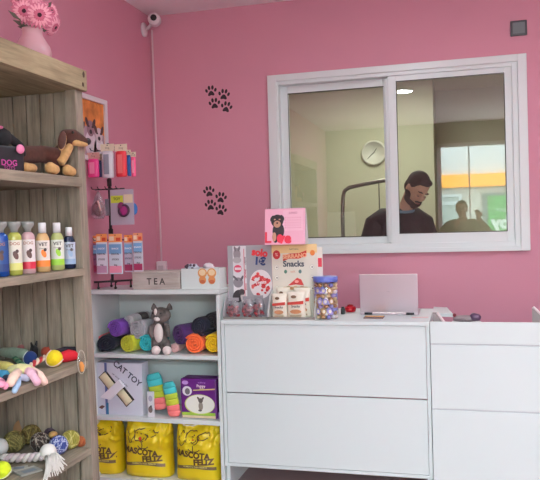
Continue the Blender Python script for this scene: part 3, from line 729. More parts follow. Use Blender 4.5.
# grey-green tubular toy
p0, p1 = Q4(3, 352, .03), Q4(24, 354, .03)
soft_toy('plush_roll', 'pale grey-green plush roll at back left of the toy shelf', [('roll', [p0, (p0+p1)/2, p1], [.02, .026, .024], (140, 160, 142)), ('end_knot', [p0-(p1-p0)*.2, p0-(p1-p0)*.5], .017, (120, 150, 130))])
p0 = Q4(20, 348, .045)
soft_toy('knotted_rope_toy', 'pink and brown knotted toy behind the plush roll', [('knot', [p0, p0+Vector((.02, .03, .006))], .014, (150, 90, 90)), ('tail', [p0+Vector((-.03, .03, 0)), p0+Vector((-.01, .05, .005))], .009, (200, 150, 150))])
p0 = Q4(34, 349, .05)
soft_toy('black_plush', 'small black plush with pointed ears at the back of toy shelf', [('body', [p0+Vector((0, 0, -.028)), p0], .018, (28, 24, 26)), ('ear', [p0+Vector((0, -.012, .012)), p0+Vector((0, -.02, .03))], [.007, .004], (28, 24, 26)), ('ear', [p0+Vector((0, .014, .012)), p0+Vector((0, .022, .03))], [.007, .004], (28, 24, 26))])
ball4(30, 358, .03, 'navy blue ball with green and white edging on the toy shelf', (28, 52, 110), (210, 220, 220))
ball4(54, 358.5, .036, 'yellow ball with white seam beside the striped rope', (236, 206, 30), (226, 200, 190))
tt = ball4(47, 352, .027, 'orange-red ball behind the yellow ball on the toy shelf', (170, 70, 50))
a, c = Q4(26, 369, .02), Q4(46, 357, .035)
base = Vector((a.x, a.y, Z4)); o = rope([a-base, (a+c)/2-base+Vector((0, 0, .004)), c-base], .011, (200, 60, 66), (236, 214, 190), 3).build('rope_toy'); tag(o, 'red and cream twisted rope leading to the yellow ball', 'dog toy', loc=base)
# red / black pouch
p0 = Q4(63, 358, .02); base = Vector((p0.x, p0.y, Z4)); t = thing('red_toy', 'red and black fabric dog toy at right end of toy shelf', 'dog toy', base)
p1 = Q4(74, 356, .02)-base
MB().soft([(0, 0, .024), (p1.x*.5, p1.y*.5, .026), (p1.x, p1.y, .022)], [.024, .027, .022], M((205, 26, 44), .8, bump=.6, bscale=60), 14).build('body', t)
MB().soft([(-.03, -.02, .044), (p1.x*.5-.02, p1.y*.5, .05), (p1.x-.01, p1.y+.02, .043)], .015, M((30, 24, 36), .9), 10).build('handle', t)
# clear tag hanging at the shelf end
p0 = PX(81.5, 362, SX+.02); t = thing('toy_tag', 'clear oval tag with orange figure hanging at shelf end', 'tag', p0, R(-25))
MB().tube([(.0, .019*math.cos(a_), .05*math.sin(a_)) for a_ in [2*PI*i/28 for i in range(29)]], .0018, M((190, 180, 165), .3), 6).build('rim', t)
MB().lathe([(.019, -.0006), (.019, .0006)], CLEARP, rot=(0, R(90), 0), n=28, sx=2.6).build('clear_disc', t)
MB().soft([(.002, 0, -.034), (.002, 0, -.016), (.002, -.003, -.004)], [.008, .011, .007], M((214, 140, 70), .7), 10).build('figure', t)
# pastel fleece toy
def pts(*l): return [Q4(a, c, h) for a, c, h in l]
def edge(px, py, dx=.012): return PX(px, py, SX+dx)
soft_toy('fleece_toy', 'pastel yellow, pink and blue fleece toy drooping over the shelf edge', [
    ('body', pts((12, 371, .03), (20, 370, .036), (28, 370, .034)), [.022, .026, .022], (226, 218, 160)),
    ('arm', [Q4(28, 371, .03), edge(33, 374), edge(37, 382)], [.018, .018, .016], (238, 186, 204)),
    ('arm', [Q4(32, 370, .03), edge(40, 375), edge(44.5, 382)], [.015, .015, .014], (240, 206, 190)),
    ('arm', [Q4(18, 372, .028), edge(13.5, 377), edge(10.5, 383)], [.017, .018, .016], (238, 206, 186)),
    ('arm', [Q4(18, 374, .02), edge(17, 384), edge(14.5, 391)], [.013, .014, .01], (160, 190, 220)),
    ('patch', [Q4(20, 377, .02), Q4(27, 378, .016)], .014, (190, 192, 214))])
soft_toy('fleece_toy', 'yellow fleece toy lying at the left end of toy shelf', [('body', pts((0, 366, .03), (7, 367, .03), (12, 368, .026)), [.022, .022, .018], (214, 196, 110))])
soft_toy('fleece_toy', 'blue and turquoise fleece toy at left under the yellow one', [('body', pts((-2, 375, .02), (5, 375, .02)), [.02, .02], (70, 140, 176)), ('arm', pts((5, 377, .014), (10, 379, .012)), .012, (50, 60, 90))])
p_ = edge(-1, 386); soft_toy('fleece_toy', 'pink fleece limb hanging at the lower left shelf edge', [('limb', [Q4(-4, 380, .02), edge(1, 383), edge(5, 386)], [.016, .016, .013], (240, 160, 186))])
tag(rope([Vector((0, 0, .012)), Vector(Q4(24, 366, .012)-Q4(15, 361, .0))], .01, (60, 120, 90), (120, 160, 120), 3).build('rope_toy'), 'green twisted rope toy beside the navy ball', 'dog toy', loc=Q4(15, 361))
# ---- toys on the fifth shelf
Z5 = .549
def woven(px, py, r, label, c1, c2, grp='woven balls on the lower wooden shelf'):
    p = PZ(px, py, Z5+r); t = thing('woven_ball', label, 'ball', (p.x, p.y, Z5), random.uniform(0, 6), group=grp)
    MB().ball((0, 0, r), r*.95, M(c1, .95), n=22, k=14).build('core', t)
    b = MB()
    for k in range(26):
        rot = (random.uniform(0, PI), random.uniform(0, PI), random.uniform(0, PI)); off = random.uniform(-.55, .55)*r; rr = math.sqrt(r*r-off*off)
        b.tube([rotv((rr*math.cos(a_), rr*math.sin(a_), off), rot)+Vector((0, 0, r)) for a_ in [2*PI*i/26 for i in range(27)]], r*.07, M(c2 if k % 2 else c1, .9), 5)
    b.build('weave', t)
woven(14, 441.5, .044, 'olive green woven ball, left of the lower-shelf balls', (96, 88, 48), (130, 120, 66))
woven(31, 434.5, .042, 'olive brown woven ball in front of the wooden disc', (94, 78, 40), (128, 112, 60))
woven(40, 442, .04, 'dark brown woven ball with pale threads behind the white knot', (62, 50, 46), (150, 140, 130))
woven(52, 434, .034, 'dark purple woven ball at the back of the lower shelf', (58, 42, 56), (90, 70, 84))
woven(58.5, 445, .038, 'blue and white woven ball right of the white cotton knot', (72, 84, 150), (176, 182, 210))
woven(70.5, 439.5, .038, 'yellow-green woven ball at right of the lower shelf', (150, 142, 62), (190, 180, 110))
woven(81.5, 441, .024, 'small orange-brown ball against the shelf end', (150, 78, 44), (170, 96, 56), None)
p = PZ(22, 432, Z5+.045); t = thing('wooden_disc', 'round pale wooden disc leaning behind the olive balls', 'toy', (p.x, p.y, Z5))
MB().lathe([(.046, 0), (.046, .012)], M((172, 130, 92), .7), c=(-.01, .03, .052), rot=(R(80), 0, R(30)), n=28).build('disc', t)
p = PZ(53, 434.5, Z5+.068); t = thing('wooden_toy', 'small tan rounded wooden toy on the balls at centre', 'toy', (p.x, p.y, p.z-.01))
MB().ball((0, 0, .01), (.018, .022, .014), M((190, 150, 90), .7)).build('body', t)
# white cotton toy: knot, tassel and twisted rope
WH = (226, 222, 216)
kp = PZ(48, 452, Z5+.04); base = Vector((kp.x, kp.y, Z5)); t = thing('cotton_rope_toy', 'white cotton rope toy with knot and frayed tassel on the lower shelf', 'dog toy', base)
MB().ball(kp-base, (.034, .036, .034), M(WH, .95, bump=.6, bscale=80), n=20, k=14).build('knot', t)
b = MB()
for i in range(64):
    f = i/63; s0 = kp-base+Vector((random.uniform(-.012, .016), random.uniform(-.02, .022), -.01))
    e = (PX(44+f*22+random.uniform(-2, 2), 476-f*14+random.uniform(-3, 8), SX+.02+random.uniform(-.01, .012)))-base if i % 4 else (PZ(46+f*12, 466+random.uniform(-5, 4), Z5+.006)-base)
    m_ = (s0+e)/2+Vector((random.uniform(-.004, .012), 0, .02)); b.tube([s0, m_, e], [.004, .0036, .0022], M(WH, .95), 5)
b.build('tassel', t)
e0 = PZ(2, 458, Z5+.024)-base
rb = rope([kp-base+Vector((-.01, -.02, -.012)), (kp-base+e0)/2+Vector((0, 0, -.012)), e0], .017, (214, 206, 200), (196, 178, 182), 3.5); rb.build('rope', t)
p = PZ(0, 447, Z5+.036); tag(MB().ball((0, 0, .036), .036, M((222, 222, 220), .95, bump=.5)).build('cotton_ball'), 'white cotton ball cut by left picture edge', 'ball', loc=(p.x, p.y, Z5))
tb = ball4(2, 470, .034, 'fluorescent yellow tennis ball in the lower left corner', (214, 235, 40), (236, 240, 190), z=Z5)
def packet(px, py, w_, h_, rz, label, c1, c2, z=Z5):
    p = PZ(px, py, z+.002); t = thing('toy_packet', label, 'packet', (p.x, p.y, z), R(rz))
    MB().box((-w_/2, -h_/2, .001), (w_/2, h_/2, .009), M(c1, .5), .003).build('card', t)
    b = MB(); mp = lambda u, v: (u, v, .0096)
    b.rect(-w_/2+.002, -h_/2+.003, -w_/2+w_*.22, h_/2-.003, mp, M(c2, .5)); b.rect(-w_*.1, -h_*.3, w_*.35, h_*.3, mp, M((120, 130, 140), .5)); b.build('print', t)
packet(16, 470, .09, .05, 30, 'grey and yellow toy packet in front of the rope', (176, 172, 160), (222, 206, 40))
packet(28, 472, .07, .09, -28, 'grey printed card lying under the white tassel', (150, 148, 142), (190, 186, 176))
# ================================================================== DISPLAY RACK on the white unit
UT = 1.1435
rk = thing('display_rack', 'black metal hook rack hung with dog accessories by the wooden shelf', 'rack', (-2.035, 3.87, UT))
RY = 3.87; K = M((30, 26, 30), .4, name='black_metal')
def RP(px, py, Y): return PY(px, py, Y)
RXc = PY(112.5, 279, RY).x; rk.location.x = RXc; rb_ = Vector((RXc, RY, UT))
def rl(v): return Vector(v)-rb_
ztop = PY(110, 146, RY).z
MB().rod((0, 0, .035), (0, 0, ztop-UT), .009, K).build('pole', rk)
MB().ball((0, 0, ztop-UT+.006), (.014, .014, .012), K).build('finial', rk)
b = MB()
for zz in (183, 233): z_ = PY(111, zz, RY).z-UT; b.rod((0, 0, z_-.02), (0, 0, z_+.025), .014, K)
b.build('pole_joint', rk)
b = MB(); b.rod((-.075, -.09, .045), (.11, .05, .045), .006, K); b.rod((.07, -.085, .045), (-.06, .09, .045), .006, K)
for x_, y_ in ((-.055, -.075), (.1, .043), (.055, -.068), (-.045, .068)): b.rod((x_, y_, .045), (x_, y_, .002), .0045, K); b.ball((x_, y_, .009), .009, K, n=10, k=6)
b.build('base', rk)
def tier(zp, Lx):
    z_ = PY(111, zp, RY).z-UT; b = MB()
    b.rod((-.075, -.04, z_), (Lx, -.04, z_), .004, K, 8); b.rod((0, 0, z_), (0, -.045, z_), .005, K, 8)
    for x_ in (-.07, -.03, .02, .055, .09):
        if x_ < Lx: b.tube([(x_, -.04, z_), (x_, -.085, z_+.002), (x_, -.095, z_+.014)], .0025, K, 6)
    b.build('hook_bar', rk); return z_+UT
zt1 = tier(151, .12); zt2 = tier(189.5, .12); zt3 = tier(240, .12)
def hang(px0, px1, py0, py1, Y, head, body, label, kind, hh=.035, cat='pet accessory', extra=None, group=None, rz=0):
    a = PY(px0, py0, Y); c = PY(px1, py1, Y); w_ = c.x-a.x; h = a.z-c.z
    x = (a.x+c.x)/2; x = max(x, LX+.012+w_/2)
    t = thing('hanging_pack', label, cat, (x, Y, a.z), R(rz), group=group)
    b = MB().box((-w_/2, -.0015, -hh), (w_/2, .0015, 0), M(head, .6)); b.disc(0, -.008, .004, .003, fr(-.002), BLACK, 10)
    if kind == 'food': b.rect(-w_*.45, -hh*.8, -w_*.1, -hh*.3, fr(-.0019), M((240, 220, 190), .6)); b.rect(w_*.05, -hh*.85, w_*.4, -hh*.45, fr(-.0019), M((205, 70, 40), .6))
    else: b.text('Dog', .016, 0, -hh*.55, fr(-.0019), M((120, 110, 90), .6))
    b.build('header_card', t)
    b = MB()
    if kind == 'pouch':
        b.lathe([(w_*.38, -h), (w_*.43, -h+.008), (w_*.43, -hh-.012), (w_*.36, -hh-.0)], M(body, .45), sy=.5, n=20)
        b.build('roll_pouch', t); MB().rect(-w_*.2, -h+.02, w_*.2, -hh-.02, fr(-w_*.22-.001), M(extra or (240, 230, 235), .5)).build('sticker', t)
    elif kind == 'food':
        b.box((-w_/2, -.006, -h), (w_/2, .006, -hh), M(body, .35), .004)
        mp = fr(-.0068); hh2 = h-hh
        b.rect(-w_*.46, -hh-hh2*.36, w_*.46, -hh-hh2*.06, mp, M((120, 170, 214), .4)); b.rect(-w_*.46, -h+.008, w_*.46, -h+hh2*.26, mp, M(extra or (226, 130, 160), .4))
        for k in range(4): zz = -hh-hh2*(.2+.17*k); b.text(('SNACK', 'DENTAL', 'STICKS', 'dog')[k], .014, 0, zz, fr(-.0073), M((60, 64, 80) if k else (245, 245, 250), .4), bold=.0004)
        b.build('pack', t)
    return t
Yr = 3.77; G1 = 'poop bag pouches on the top rack tier'
hang(85, 98.5, 153, 177, Yr, (206, 156, 150), (232, 66, 140), 'hot pink pouch at left of the top rack tier', 'pouch', .04, extra=(245, 140, 180), group=G1)
hang(97.5, 102.5, 154, 177, Yr+.03, (200, 190, 170), (44, 50, 92), 'thin navy pouch behind the white one, top tier', 'pouch', .04, extra=(60, 70, 120), group=G1)
hang(100.5, 115, 144.5, 177.5, Yr, (232, 222, 196), (224, 226, 232), 'white pouch with paw pattern in middle of top tier', 'pouch', .042, extra=(140, 146, 160), group=G1)
hang(114.5, 128, 144.5, 176.5, Yr, (236, 226, 200), (222, 50, 62), 'red pouch right of the white one on top tier', 'pouch', .042, extra=(240, 120, 120), group=G1)
hang(126.5, 131.5, 150, 176, Yr+.015, (236, 226, 200), (40, 96, 170), 'narrow blue pouch next to the red one', 'pouch', .03, extra=(50, 110, 190), group=G1)
hang(130.5, 136.5, 152, 176.5, Yr, (230, 210, 190), (240, 90, 140), 'narrow pink pouch at right end of top tier', 'pouch', .03, extra=(250, 160, 190), group=G1)
# middle tier
a = PY(98, 191, Yr); t = thing('hanging_toy', 'dark red ball toy in clear pack on the middle rack tier', 'dog toy', (max(a.x, LX+.055), Yr, a.z))
b = MB(); b.ball((0, 0, -.105), (.04, .026, .045), M((120, 28, 34), .6)); b.build('toy_ball', t)
MB().tube([(.01, -.026, -.06), (.02, -.028, -.09), (.025, -.022, -.12)], .006, M((230, 180, 175), .5), 6).build('stripe', t)
MB().lathe([(.004, 0), (.02, -.03), (.042, -.09), (.045, -.14), (.03, -.165)], FILMP, sy=.7, n=20).build('clear_wrap', t)
a, c = PY(110, 190, Yr), PY(134.5, 224.5, Yr); t = thing('carded_toy', 'purple ring toy on grey card with yellow picture, middle rack tier', 'dog toy', (a.x, Yr, a.z))
w_, h = c.x-a.x, a.z-c.z
b = MB().box((0, -.001, -h), (w_, .001, 0), M((176, 164, 182), .6)); b.rect(.004, -.1+.022, w_*.55, -.035, fr(-.0014), M((196, 208, 60), .6)); b.rect(w_*.58, -.08, w_-.006, -.03, fr(-.0014), M((226, 210, 180), .6))
b.text('TOY', .022, w_*.28, -.055, fr(-.0018), M((90, 120, 40), .6), bold=.001); b.build('card', t)
def ringtoy(cx, cz, ru, rv, col, r=.013, an=.5):
    return MB().tube([(cx+ru*math.cos(q_)*math.cos(an)-rv*math.sin(q_)*math.sin(an), -.016, cz+ru*math.cos(q_)*math.sin(an)+rv*math.sin(q_)*math.cos(an)) for q_ in [2*PI*i/24 for i in range(25)]], r, M(col, .6), 10, caps=False)
b = ringtoy(w_*.62, -.125, .03, .032, (60, 24, 50), .007, -.7); b.ball((w_*.62, -.014, -.125), (.026, .01, .034), M((150, 34, 110), .6), rot=(0, R(-20), 0)); b.ball((w_*.5, -.014, -.1), (.022, .01, .026), M((120, 40, 90), .6)); b.build('toy', t)
a = PY(138, 209, Yr+.03); t = thing('hanging_toy', 'round blue toy peeking out right of the grey card', 'dog toy', (a.x-.018, Yr+.012, a.z+.07))
MB().ball((0, 0, -.07), (.024, .012, .036), M((36, 104, 176), .5)).build('disc', t); MB().rod((0, 0, -.035), (0, 0, .0), .0015, BLACK, 6).build('cord', t)
a = PY(107, 199, Yr+.03); t = thing('hanging_toy', 'narrow grey pack squeezed between red toy and grey card', 'pet accessory', (a.x, a.y, a.z))
MB().box((-.012, -.006, -.1), (.012, .006, 0), M((130, 120, 132), .5), .003).build('pack', t)
# lower tier
G2 = 'chew snack packs on the lower rack tier'
hang(88, 97, 236, 273, Yr+.04, (232, 130, 70), (150, 90, 130), 'purple-red snack pack at far left of lower tier', 'food', .045, extra=(140, 40, 80), group=G2)
hang(96, 108, 234, 274, Yr, (236, 150, 84), (222, 226, 236), 'silver white snack pack second from left on lower tier', 'food', .05, extra=(190, 150, 180), group=G2)
hang(108.5, 123, 234, 274, Yr, (240, 160, 100), (214, 226, 238), 'pale blue snack pack with pink base, middle of lower tier', 'food', .05, extra=(236, 150, 176), group=G2)
hang(124, 133.5, 235, 272, Yr+.02, (236, 140, 70), (186, 180, 200), 'grey-blue snack pack with dark red base, lower tier', 'food', .045, extra=(150, 44, 84), group=G2)
hang(133, 143.5, 233, 271.5, Yr, (226, 150, 110), (200, 204, 216), 'snack pack at right end of lower tier', 'food', .048, extra=(160, 50, 90), group=G2)
# ================================================================== ON THE WHITE UNIT
a, c = PY(132, 272, 3.79), PY(180, 289, 3.79)
t = thing('tea_box', 'greyish wooden box lettered TEA on the white shelf unit', 'box', (a.x, 3.79, UT))
w_ = c.x-a.x; TW = wood('whitewashed_wood', (150, 138, 132), (196, 186, 180), 0)
b = MB().box((0, 0, 0), (w_, .11, .094), TW, .003); b.build('body', t)
MB().box((-.003, -.003, .0945), (w_+.003, .113, .108), TW, .003, rot=(0, 0, 0)).build('lid', t)
b = MB().text('T E A', .052, w_*.5, .045, fr(-.001), M((62, 54, 54), .7), bold=.0012, sx=.95); b.build('lettering', t)
a, c = PY(181, 268, 3.8), PY(221, 290, 3.8)
t = thing('white_box', 'small open white box with orange glasses-shaped treat pack, next to TEA box', 'box', (a.x, 3.8, UT))
w_ = c.x-a.x-.006; h_ = .118
b = MB()
for q_ in (((0, 0, 0), (w_, .003, h_)), ((0, .12, 0), (w_, .123, h_)), ((0, .003, 0), (.003, .12, h_)), ((w_-.003, .003, 0), (w_, .12, h_)), ((.003, .003, 0), (w_-.003, .12, .003))): b.box(*q_, WHITE2)
b.build('carton', t)
b = MB(); OR = M((214, 150, 90), .6); OR2 = M((190, 96, 60), .6)
for k, xx in ((0, w_*.56), (1, w_*.80)):
    b.disc(xx, h_*.78, .028, .028, fr(-.002), OR, 22); b.disc(xx, h_*.78+.003, .020, .018, fr(-.003), M((232, 205, 165), .5), 18); b.disc(xx, h_*.44, .022, .024, fr(-.0025), M((214, 140, 84), .6), 18); b.disc(xx, h_*.36, .017, .010, fr(-.0035), OR2, 16)
b.rect(w_*.62, h_*.74, w_*.74, h_*.82, fr(-.0028), OR)
b.build('treat_picture', t)
p0 = PY(192, 262, 3.86); t = thing('treat_bag', 'crumpled clear bag of treats sticking out of the white box', 'bag', (p0.x, 3.86, UT+.004))
b = MB(); b.ball((0, 0, .118), (.042, .03, .022), M((190, 196, 212), .3, bump=.6, bscale=40), fn=lambda d: 1+.25*noise.noise(d*3)); b.box((-.03, -.02, 0), (.03, .02, .11), M((200, 200, 210), .4), .01); b.build('bag', t)
b = MB()
for i in range(7): b.ball((random.uniform(-.03, .03), random.uniform(-.032, -.02), .112+random.uniform(-.01, .022)), .009, M((80, 60, 74), .6), n=8, k=6)
b.build('treats', t, kind='stuff')
p0 = PY(208, 262, 3.86); t = thing('treat_bag', 'white twisted bag end rising at right inside white box', 'bag', (p0.x, 3.86, UT+.004))
b = MB(); b.ball((.0, 0, .125), (.03, .025, .018), M((226, 214, 220), .4), fn=lambda d: 1+.25*noise.noise(d*4)); b.tube([(.015, 0, .125), (.035, -.002, .11)], [.008, .012], M((226, 214, 220), .4)); b.box((-.025, -.018, 0), (.03, .018, .115), M((220, 214, 220), .4), .01); b.build('bag', t)
# ================================================================== UPPER TIER: towel rolls and plush cat
def roll(px, py, r, col, label, Y=3.80, L=.24, rz=0, flat=1, z0=U1, tilt=0, pile=.9, band=None):
    r *= 1.06
    p = PY(px, py, Y); z = max(p.z, z0+r*flat*1.0)
    t = thing('rolled_blanket', label, 'blanket', (p.x, Y, z), R(rz), group='rolled fleece blankets on the white unit')
    mt = M(col, .95, var=.1, scale=90, sheen=.5, bump=.5, bscale=180)
    b = MB(); turns = 3.4; n = int(turns*22); th = r/(turns+.35)
    prof = [(0, .55), (.012, .85), (.03, 1), (L-.03, 1), (L-.012, .85), (L, .55)]
    vs_, fs = [], []
    for i in range(n+1):
        a = 2*PI*turns*i/n; rc = th*.3+(r-th*.55)*(i/n)
        for (yy, k) in prof:
            for s_ in (-1, 1):
                rr = rc+s_*th*.52*k; vs_.append((rr*math.cos(a+rz), yy, rr*math.sin(a+rz)*flat))
    m_ = len(prof)*2
    for i in range(n):
        for j in range(len(prof)-1):
            for s_ in (0, 1): a0 = i*m_+j*2+s_; fs.append((a0, a0+2, a0+2+m_, a0+m_))
        fs.append((i*m_, i*m_+1, (i+1)*m_+1, (i+1)*m_)); e = i*m_+m_-2; fs.append((e, e+1, e+1+m_, e+m_))
    for i in (0, n): fs += [(i*m_+j*2, i*m_+j*2+1, i*m_+j*2+3, i*m_+j*2+2) for j in range(len(prof)-1)]
    b.add(vs_, fs, mt, True); b.build('roll', t)
    if band: MB().lathe([(r*1.01, .09), (r*1.02, .1), (r*1.02, .15), (r*1.01, .16)], M(band, .5), rot=(R(-90), 0, 0), sy=flat).build('paper_band', t)
    return t
roll(95, 343, .048, (226, 110, 112), 'coral blanket roll half hidden at left end of upper tier', 3.83, rz=-5)
roll(106.5, 347.5, .058, (26, 28, 46), 'navy blanket roll lying at lower left of upper tier', 3.79, flat=.85, rz=8)
roll(126.5, 343.5, .052, (190, 196, 50), 'yellow-green blanket roll with coral band in bottom row', 3.79, rz=-14, band=(226, 110, 90))
roll(145.5, 343.5, .048, (46, 176, 184), 'turquoise blanket roll left of the plush cat', 3.79)
roll(114.5, 329, .052, (112, 62, 160), 'purple blanket roll on top of the navy roll', 3.8, rz=-12)
roll(128.5, 321, .036, (196, 192, 194), 'pale grey patterned roll with dark end behind purple roll', 3.86, L=.2, rz=-10, band=(60, 55, 60))
roll(136.5, 329.5, .058, (164, 162, 168), 'light grey blanket roll on top of the turquoise roll', 3.8, rz=-14)
roll(178.5, 334, .058, (70, 34, 92), 'dark purple blanket roll right of the plush cat', 3.81, rz=-28)
roll(199, 326.5, .055, (28, 30, 48), 'navy blanket roll on top of the orange roll', 3.81, rz=-16)
roll(211.5, 322, .050, (32, 30, 36), 'black blanket roll at upper right with grey band', 3.84, rz=-6, band=(150, 145, 150))
roll(193.5, 345.5, .058, (250, 108, 56), 'orange blanket roll in the bottom row at right', 3.79, flat=.95)
roll(212.5, 344, .053, (234, 190, 20), 'yellow blanket roll at right end of the bottom row', 3.79)
roll(174, 349.5, .026, (214, 170, 168), 'small beige-pink roll beside the cat paws', 3.81, L=.12)
def plushcat():
    Y = 3.785; s = 5.62; base = PY(160, 352, Y); base.z = U1; t = thing('plush_cat', 'grey tabby and white plush cat sitting among the blankets', 'plush toy', base)
    GR = M((92, 84, 82), .95, name='tabby_plush', var=.75, scale=28, sheen=.3); WP = M((226, 216, 212), .95, var=.06, scale=40, sheen=.4)
    def q(px, py, dy=0): p = PY(px, py, Y+dy); return p-base
    b = MB(); b.tube([q(159.5, 349, .035), q(159.5, 340, .03), q(158.5, 328, .02), q(158.5, 322, .015)], [.05, .05, .04, .03], None, 16)
    b.ball(q(161, 315, .01), (.06, .046, .047), None, n=20, k=14)
    for px in (154, 169.5): c = q(px, 307.5, .012); b.lathe([(.021, -.014), (.016, .008), (.005, .026)], None, c=c, n=12, sy=.6)
    b.soft([q(152, 326, 0), q(150.5, 333, -.012), q(152.5, 337, -.02)], [.014, .014, .013], None); b.soft([q(167, 326, .0), q(168, 335, -.01)], [.015, .014], None)
    b.soft([q(156, 343, .01), q(155, 348, -.015)], [.026, .022], None); b.soft([q(166, 343, .01), q(168, 348, -.015)], [.026, .022], None)
    b.remesh('body', t, GR, .004, 3)
    MB().ball(q(158.5, 333, -.022), (.028, .02, .056), WP, n=16).build('bib', t)
    MB().ball(q(157, 319, -.028), (.02, .018, .014), WP).build('muzzle', t)
    MB().ball(q(155.5, 312, -.03), (.009, .01, .02), WP).build('blaze', t)
    MB().ball(q(156.3, 316.7, -.05), (.006, .004, .004), M((50, 36, 40), .4)).build('nose', t)
    for px, py in ((153, 313.2), (160.5, 313.5)): MB().ball(q(px, py, -.032), .0055, M((20, 25, 20), .15)).build('eye', t)
    for px in (156, 167): c = q(px, 350, -.03); c.z = .026; MB().ball(c, (.027, .026, .026), WP, n=16).build('paw', t)
plushcat()
# ================================================================== MIDDLE TIER
a, c = PY(96, 358, 3.79), PY(143, 411, 3.79)
t = thing('cat_toy_box', 'white CAT TOY carton with diagonal cream cylinder window', 'carton', (a.x+.0, 3.79, U2), R(0))
w_ = c.x-a.x; h_ = .312; BXW = M((206, 210, 224), .5)
b = MB().box((0, 0, 0), (w_, .09, h_), BXW, .002)
mp1, mp2, mp3 = fr(-.001), fr(-.0016), fr(-.0024)
b.rect(w_*.18, .0, w_*.235, h_, mp1, M((96, 112, 168), .5)); b.rect(w_*.2, .0, w_*.25, .07, mp2, M((50, 120, 160), .5)); b.flat([(.008, .04), (.03, .055), (.05, .048), (.03, .03)], mp2, M((110, 70, 66), .5))
u_, v_ = w_*.5, h_*.5; an = -.86
def rq(cu, cv, hw, hh_, mp, mt):
    ca, sa = math.cos(an), math.sin(an); b.flat([(cu+x*ca-y*sa, cv+x*sa+y*ca) for x, y in ((-hw, -hh_), (hw, -hh_), (hw, hh_), (-hw, hh_))], mp, mt)
rq(w_*.24, h_*.66, .052, .034, mp1, M((46, 44, 40), .6)); rq(w_*.62, h_*.36, .052, .036, mp1, M((46, 44, 40), .6))
b.text('CAT TOY', .05, w_*.68, h_*.80, mp2, M((62, 64, 84), .5), rot=-.66, bold=.0012); b.text('cat scratching play', .017, w_*.52, h_*.68, mp2, M((110, 114, 130), .5), rot=-.66, bold=.0002)
b.build('carton', t)
b = MB(); d = Vector((math.cos(an), 0, math.sin(an)))
for cu, cv in ((w_*.23, h_*.65), (w_*.61, h_*.345)): c_ = Vector((cu, .01, cv)); b.tube([c_-d*.046, c_+d*.046], .0285, M((216, 204, 170), .85, bump=.5, bscale=120), 18)
b.build('sisal_roll', t)
b = MB(); ca, sa = math.cos(an), math.sin(an)
pl = [(-.022, -.11), (.03, -.07), (.03, .055), (-.022, .055)]
pp = [(w_*.43+x*ca-y*sa, h_*.52+x*sa+y*ca) for x, y in pl]; vv = [(u, -.022, v) for u, v in pp]+[(u, -.0, v) for u, v in pp]
b.add(vv, [(0, 1, 2, 3), (4, 5, 6, 7), (0, 1, 5, 4), (1, 2, 6, 5), (2, 3, 7, 6), (3, 0, 4, 7)], M((232, 232, 240), .5)); b.build('cardboard_strap', t)
# rainbow sock-like toys
def rainbow(xa, xb, z1, z0, Y, label, lean, w2, seg):
    a = PY(xa, z1, Y); c = PY(xb, z0, Y); t = thing('striped_toy', label, 'pet toy', (c.x, Y, max(c.z, U2)))
    H = a.z-c.z; b = MB(); n = 15
    cols = [(66, 176, 180), (70, 190, 196), (176, 196, 60), (190, 200, 60), (238, 122, 122), (244, 130, 128)]
    for k in range(6):
        f0, f1 = k/6, (k+1)/6; zz = lambda f: H*(1-f); path = []; rr = []
        for i in range(4):
            f = f0+(f1-f0)*i/3; path.append(((a.x-c.x)*(1-f)**1.3, 0, zz(f))); rr.append((w2*(1.0 if f > .12 else .75+2*f))*(1 if f < .9 else 1-3*(f-.9)))
        b2 = MB(); rr = [x_*(.95 if i in (0, 3) and seg else 1) for i, x_ in enumerate(rr)]
        b.tube(path, rr, M(cols[k], .9, sheen=.3), 16)
    for i, v in enumerate(b.v): b.v[i] = (v[0], v[1]*.5, v[2])
    b.build('body', t); return t
rainbow(153, 160, 373.5, 409, 3.84, 'left striped plush toy, turquoise, lime and coral', .1, .05, False)
rainbow(168, 174.5, 382, 416, 3.80, 'right padded striped toy, turquoise, lime and coral, beside purple pack', .05, .042, True)
a = PY(149, 402, 3.775); t = thing('toy_card', 'small white printed card with cat picture beside the CAT TOY carton', 'card', (a.x, 3.775, U2))
b = MB().box((-.012, 0, 0), (.03, .012, .15), M((214, 214, 220), .5), .002); b.disc(.008, .045, .014, .02, fr(-.001), M((110, 100, 100), .5), 12); b.disc(.01, .11, .013, .018, fr(-.001), M((170, 166, 186), .5), 12); b.disc(.013, .065, .005, .006, fr(-.0016), BLACK, 8); b.build('card', t)
# purple pack
a, c = PY(180, 375.5, 3.79), PY(220, 418, 3.79)
t = thing('training_pad_pack', 'purple and white pack with small dog picture at right of middle tier', 'package', (a.x, 3.79, U2))
w_ = .222; h_ = .232; PU = M((98, 34, 118), .35); 
b = MB().box((0, .0, 0), (w_, .11, h_), PU, .01)
b.rect(.008, .004, w_-.008, .018, fr(-.001), M((226, 206, 170), .5)); b.rect(.006, .019, w_-.01, .036, fr(-.0012), M((150, 190, 60), .5))
b.disc(w_*.53, h_*.36, w_*.42, h_*.25, fr(-.0016), M((205, 215, 120), .5), 30); b.disc(w_*.54, h_*.365, w_*.4, h_*.235, fr(-.0022), M((232, 234, 224), .5), 30)
b.disc(w_*.19, h_*.69, .03, .028, fr(-.0026), M((226, 224, 230), .5), 24); b.disc(w_*.2, h_*.68, .016, .019, fr(-.0032), M((110, 106, 112), .5), 14)
b.disc(w_*.14, h_*.90, .02, .012, fr(-.0022), M((190, 150, 214), .5), 18); b.flat([(w_*.36, h_*.7), (w_*.96, h_*.74), (w_*.97, h_*.77), (w_*.36, h_*.725)], fr(-.0026), M((214, 196, 120), .5))
